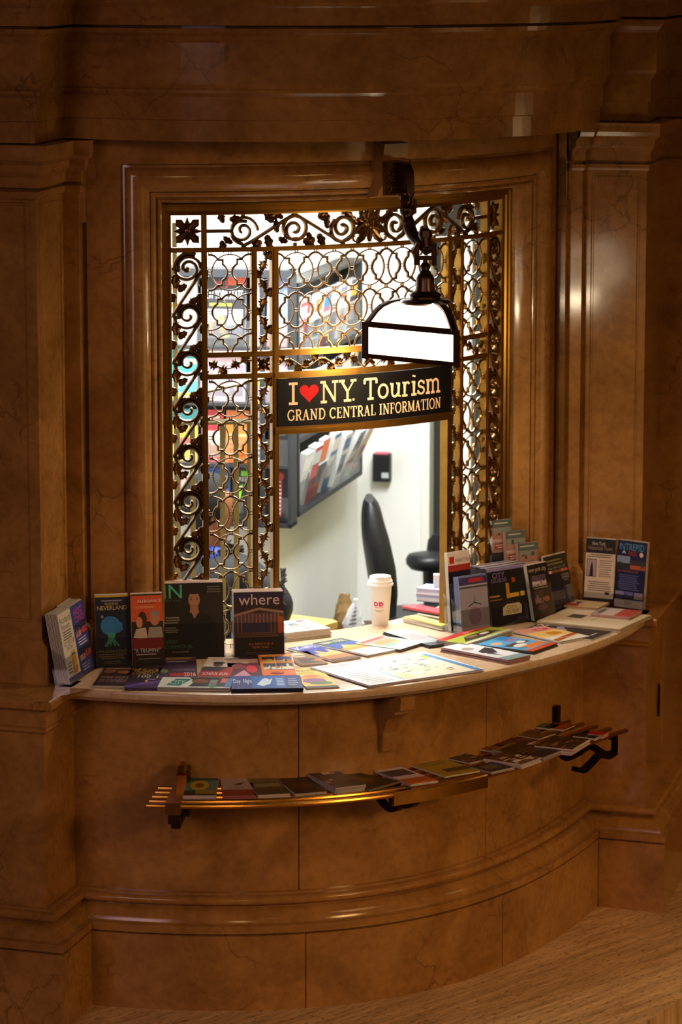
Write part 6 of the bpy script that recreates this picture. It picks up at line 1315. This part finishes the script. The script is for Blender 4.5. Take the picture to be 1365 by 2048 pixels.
# low shelf carrying the bags
ls0 = Zat(705, 1262, 13.25); zsh = ls0[2]
cab = thing('low_cabinet', 'brown cabinet top behind the cup', 'cabinet', (ls0[0], 13.35, 0.02))
mb = MB(); mb.box((-0.12, -0.10, 0), (0.07, 0.10, zsh-0.04)); mb.build('carcass', plain('#6a4a30', 0.6), cab); mb = MB(); mb.box((-0.13, -0.11, zsh-0.04), (0.08, 0.11, zsh-0.02)); mb.build('top', plain('#7c5838', 0.55), cab)
mb = MB(); c_ = Zat(690, 1225, 13.3); rows = []
for z, a1, b1 in ((zsh, .035, .03), (zsh+0.03, .042, .035), (zsh+.07, .036, .03), (zsh+.10, .030, .02), (zsh+.135, .018, .014)): rows.append([(c_[0]-.0+a1*math.cos(a)*(1+.25*math.sin(5*a+z*60)), 13.3+b1*math.sin(a), z+.006*math.sin(3*a)) for a in [2*math.pi*j/18 for j in range(18)]])
spun(mb, rows); tag(mb.build('paper_bag', plain('#8a6c40', 0.8, var=.35, scale=80), None, loc=(c_[0], 13.3, zsh)), 'crumpled brown paper bag behind the cup', 'bag')
mb = MB(); c_ = Zat(707, 1230, 13.26); rows = []
for z, a1, o_ in ((zsh+0.0, .030, 0), (zsh+.03, .042, 0), (zsh+.06, .036, .002), (zsh+.09, .024, .006), (zsh+.115, .012, .01), (zsh+.13, .008, .01)): rows.append([(c_[0]+o_+a1*math.cos(a)*(1+.15*math.sin(4*a+z*50)), 13.24+.02*math.sin(a), z) for a in [2*math.pi*j/18 for j in range(18)]])
spun(mb, rows); wbg = mb.build('plastic_bag', plain('#d4d4d8', 0.35, var=.1, scale=50), None, loc=(c_[0], 13.24, zsh)); tag(wbg, 'grey white plastic bag with dark print behind the cup', 'bag')
mb = MB()
for k in range(5): z = zsh+.03+.016*k; mb.add([(c_[0]-.018+.006*k, 13.2155, z), (c_[0]+.012, 13.2155, z+.004), (c_[0]+.012, 13.2155, z+.010), (c_[0]-.018+.006*k, 13.2155, z+.006)], [(0,1,2,3)])
mb.v = [tuple(Vector(p)-Vector(wbg.location)) for p in mb.v]; mb.build('dark_print', plain('#50545c', .6), wbg)
# papers on the counter behind the right post
def inpile(name, label, cat, nl, nr, fl, zt, n, tl, cols_, grp):
    for k in range(n):
        a, d, w, h = quad_rect(nl, nr, fl, zt+n*tl); mb = MB(); mb.box((0, 0, 0), (w, h, tl*0.93), ink(cols_[k % len(cols_)])); o = mb.build(name)
        o.location = (a[0]+rnd.uniform(-.003, .003), a[1]+rnd.uniform(-.003, .003), zt+k*tl); o.rotation_euler = (0, 0, math.atan2(d[1], d[0])+rnd.uniform(-.03, .03)); tag(o, label if k == n-1 else 'sheet lower in the pile under the '+label[:60], cat, None if k == n-1 else grp)
shz = 1.0702
inpile('magazine', 'top yellow edged magazine inside behind the right post', 'magazine', (806,1233), (884,1251), (810,1225), shz, 5, 0.0042, ['#c8c4b8', '#e0dcd0', '#b8b4a8', '#dcd8cc', '#d8c868'], 'magazines inside behind the right post')
inpile('folder', 'red folder on the magazines behind the right post', 'folder', (806,1212), (884,1226), (812,1204), shz+0.0212, 2, 0.008, ['#24242a', '#c83c48'], 'folders behind the right post')
inpile('leaflet', 'top pale blue leaflet stacked behind the right post', 'leaflet', (834,1176), (886,1180), (842,1166), shz+0.0374, 9, 0.0055, ['#a8b4d8', '#dce0ec', '#c8d0e4', '#b4bcd8'], 'blue white leaflets stacked behind the right post')
mb = MB(); q = Zat(874, 1160, 12.55); mb.box((-.02, -.02, 0), (.03, .02, .045)); o = mb.build('card_box', ink('#e8eaf0')); o.location = (q[0], P(870, 1176, shz+.087)[1]+.03, shz+.0870); tag(o, 'small white card box on the leaflet stack behind the right post', 'box')
# ---------------------------------------------------------------- the attendant behind the left grille
SKIN = plain('#8a5232', 0.5, var=.08); HAIR = plain('#0c0908', 0.85, var=.3, scale=90); JACK = plain('#111217', .75, var=.3, scale=120); FUR = plain('#2a2826', .9, var=.5, scale=200); BLUE = plain('#1c3c98', .6)
def skinned(name, verts, edges, mat, root=0, sub=2, smooth=True, parent=None, loc=(0,0,0)):
    me = bpy.data.meshes.new(name); me.from_pydata([v[:3] for v in verts], edges, []); ob = bpy.data.objects.new(name, me); COL.objects.link(ob)
    sk = ob.modifiers.new('skin', 'SKIN'); sk.use_smooth_shade = True
    if not me.skin_vertices: 
        bm = bmesh.new(); bm.from_mesh(me); bm.verts.layers.skin.verify(); bm.to_mesh(me); bm.free()
    for i, v in enumerate(verts): sv = me.skin_vertices[0].data[i]; sv.radius = (v[3], v[4] if len(v) > 4 else v[3]); sv.use_root = i == root
    s = ob.modifiers.new('sub', 'SUBSURF'); s.levels = sub; s.render_levels = sub
    bpy.context.view_layer.update()
    m2 = bpy.data.meshes.new_from_object(ob.evaluated_get(bpy.context.evaluated_depsgraph_get())); ob.modifiers.clear(); ob.data = m2; m2.materials.clear(); m2.materials.append(mat)
    m2.polygons.foreach_set('use_smooth', [True]*len(m2.polygons)); ob.parent = parent; ob.location = loc; return ob
yP = 12.60; hd = Zat(428, 1010, yP)
px0, pz0 = hd[0], hd[2]
# body facing right of the picture, head bent forward
V = [(0, 0, 0.86, .13, .11), (0.02, 0, 1.0, .12, .09), (0.03, 0, 1.13, .12, .085), (0.035, 0, 1.205, .085, .065), (0.045, -0.005, 1.27, .055), (0.055, -0.01, 1.33, .055), (0.06, -0.01, 1.39, .085, .075), (0.06, -0.01, 1.46, .088, .078), (0.055, -0.01, 1.52, .07, .065),
     (0.17, -0.12, 1.20, .038), (0.305, -0.15, 1.10, .036), (0.22, -0.12, 0.95, .032), (0.16, -0.10, 0.92, .024), (0.14, -0.09, 0.915, .028, .015),
     (-0.07, 0.12, 1.20, .038), (0.06, 0.20, 1.02, .038), (0.14, 0.12, 0.95, .032), (0.17, 0.06, 0.93, .024), (0.175, 0.05, 0.925, .028, .015),
     (0.0, -0.09, .78, .09), (0.02, -0.10, .45, .065), (0.0, -0.10, .10, .045), (0.10, -0.10, .055, .035),
     (0.0, 0.09, .78, .09), (0.02, 0.10, .45, .065), (0.0, 0.10, .10, .045), (0.10, 0.10, .055, .035)]
E_ = [(0,1),(1,2),(2,3),(3,4),(4,5),(5,6),(6,7),(7,8),(3,9),(9,10),(10,11),(11,12),(12,13),(3,14),(14,15),(15,16),(16,17),(17,18),(0,19),(19,20),(20,21),(21,22),(0,23),(23,24),(24,25),(25,26)]
for hb, sy in ((13, -1), (18, 1)):
    bx_, by_, bz_ = V[hb][0], V[hb][1], V[hb][2]
    for f, (oy, L_) in enumerate(((-.022, .055), (-.008, .065), (.007, .062), (.021, .048))):
        i = len(V); V += [(bx_+.025, by_+oy*.9, bz_, .009), (bx_+.025+L_*.5, by_+oy*1.15, bz_+.004, .0085), (bx_+.025+L_, by_+oy*1.1, bz_-.012, .007)]; E_ += [(hb, i), (i, i+1), (i+1, i+2)]
    i = len(V); V += [(bx_-.005, by_-sy*.028, bz_, .010), (bx_+.025, by_-sy*.048, bz_-.006, .008)]; E_ += [(hb, i), (i, i+1)]
per = skinned('person', V, E_, SKIN, loc=(px0-0.06, yP, pz0-1.45+0.0))
dzp = pz0-1.45
per.location = (px0-0.06, yP, dzp)
tag(per, 'person in a dark fur trimmed jacket seated low behind the left grille', 'person')
per['label'] = 'dark haired person in a dark jacket bending forward behind the left grille'
# face: nose, lips, eyes and ear moved along as children
def blob(name, mat, c, r, par=per, n=12):
    mb = MB(); rows = []
    for k in range(7):
        ph_ = math.pi*(k+.25)/7.5; rows.append([(c[0]+r[0]*math.sin(ph_)*math.cos(a), c[1]+r[1]*math.sin(ph_)*math.sin(a), c[2]+r[2]*math.cos(ph_)) for a in [2*math.pi*j/n for j in range(n)]])
    spun(mb, rows); return mb.build(name, mat, par, 'all')
blob('nose', SKIN, (0.142, -0.01, 1.428), (.014, .011, .018)); blob('mouth', plain('#7a3a30', .5), (0.138, -0.01, 1.382), (.010, .024, .008)); blob('ear', SKIN, (0.055, -0.088, 1.43), (.016, .010, .030)); blob('ear', SKIN, (0.055, 0.070, 1.43), (.016, .010, .030))
for s_ in (-1, 1): blob('eye', plain('#181210', .3), (0.136, -0.01+s_*.032, 1.452), (.009, .013, .007))
mb = MB(); rows = []
for k in range(11):
    ph_ = math.pi*(k+.2)/12.6; rows.append([(0.035+0.108*math.sin(ph_)*math.cos(a)*(0.86 if math.cos(a) > 0.2 and ph_ > 1.0 else 1), -0.01+0.098*math.sin(ph_)*math.sin(a), 1.462+0.115*math.cos(ph_)) for a in [2*math.pi*j/24 for j in range(24)]])
rows = [[(x if not (x > 0.105 and z < 1.50) else 0.085, y, z) for x, y, z in r] for r in rows]
spun(mb, rows); mb.build('hair', HAIR, per, 'all')
JV = [(0.0, 0, 0.80, .19, .15), (0.03, 0, 0.98, .20, .15), (0.05, 0, 1.10, .21, .14), (0.045, 0, 1.21, .16, .12), (0.04, 0, 1.275, .092, .085), (0.18, -0.12, 1.20, .082), (0.315, -0.15, 1.10, .072), (0.23, -0.12, 0.96, .058), (-0.07, 0.12, 1.20, .085), (0.06, 0.20, 1.02, .070), (0.14, 0.12, 0.95, .055)]
JE = [(0,1),(1,2),(2,3),(3,4),(3,5),(5,6),(6,7),(3,8),(8,9),(9,10)]
jk = skinned('jacket', JV, JE, JACK, parent=per)
mb = MB()
for k in range(60):
    a = 2*math.pi*k/60; r0 = 0.068; c_ = (0.315, -0.15, 1.15)
    p0_ = (c_[0]+0.0, c_[1]+r0*math.cos(a), c_[2]+r0*math.sin(a)); mb.tube([p0_, (p0_[0]+rnd.uniform(-.01, .02), p0_[1]+.02*math.cos(a), p0_[2]+.02*math.sin(a))], [.007, .002], 5)
f_ = mb.build('fur_cuff', FUR, per); f_['kind'] = 'stuff'
mb = MB(); 
for k in range(90):
    a = 2*math.pi*k/90; p0_ = (0.045+0.10*math.cos(a), 0.09*math.sin(a), 1.285); mb.tube([p0_, (p0_[0]+.025*math.cos(a)+rnd.uniform(-.006, .006), p0_[1]+.025*math.sin(a), 1.29+rnd.uniform(-.02, .012))], [.010, .003], 5)
f_ = mb.build('fur_collar', FUR, per); f_['kind'] = 'stuff'
blob('blue_scarf', BLUE, (0.055, -0.06, 1.262), (.06, .06, .045))
# arm reaching towards the opening: a sleeve seen past the centre post
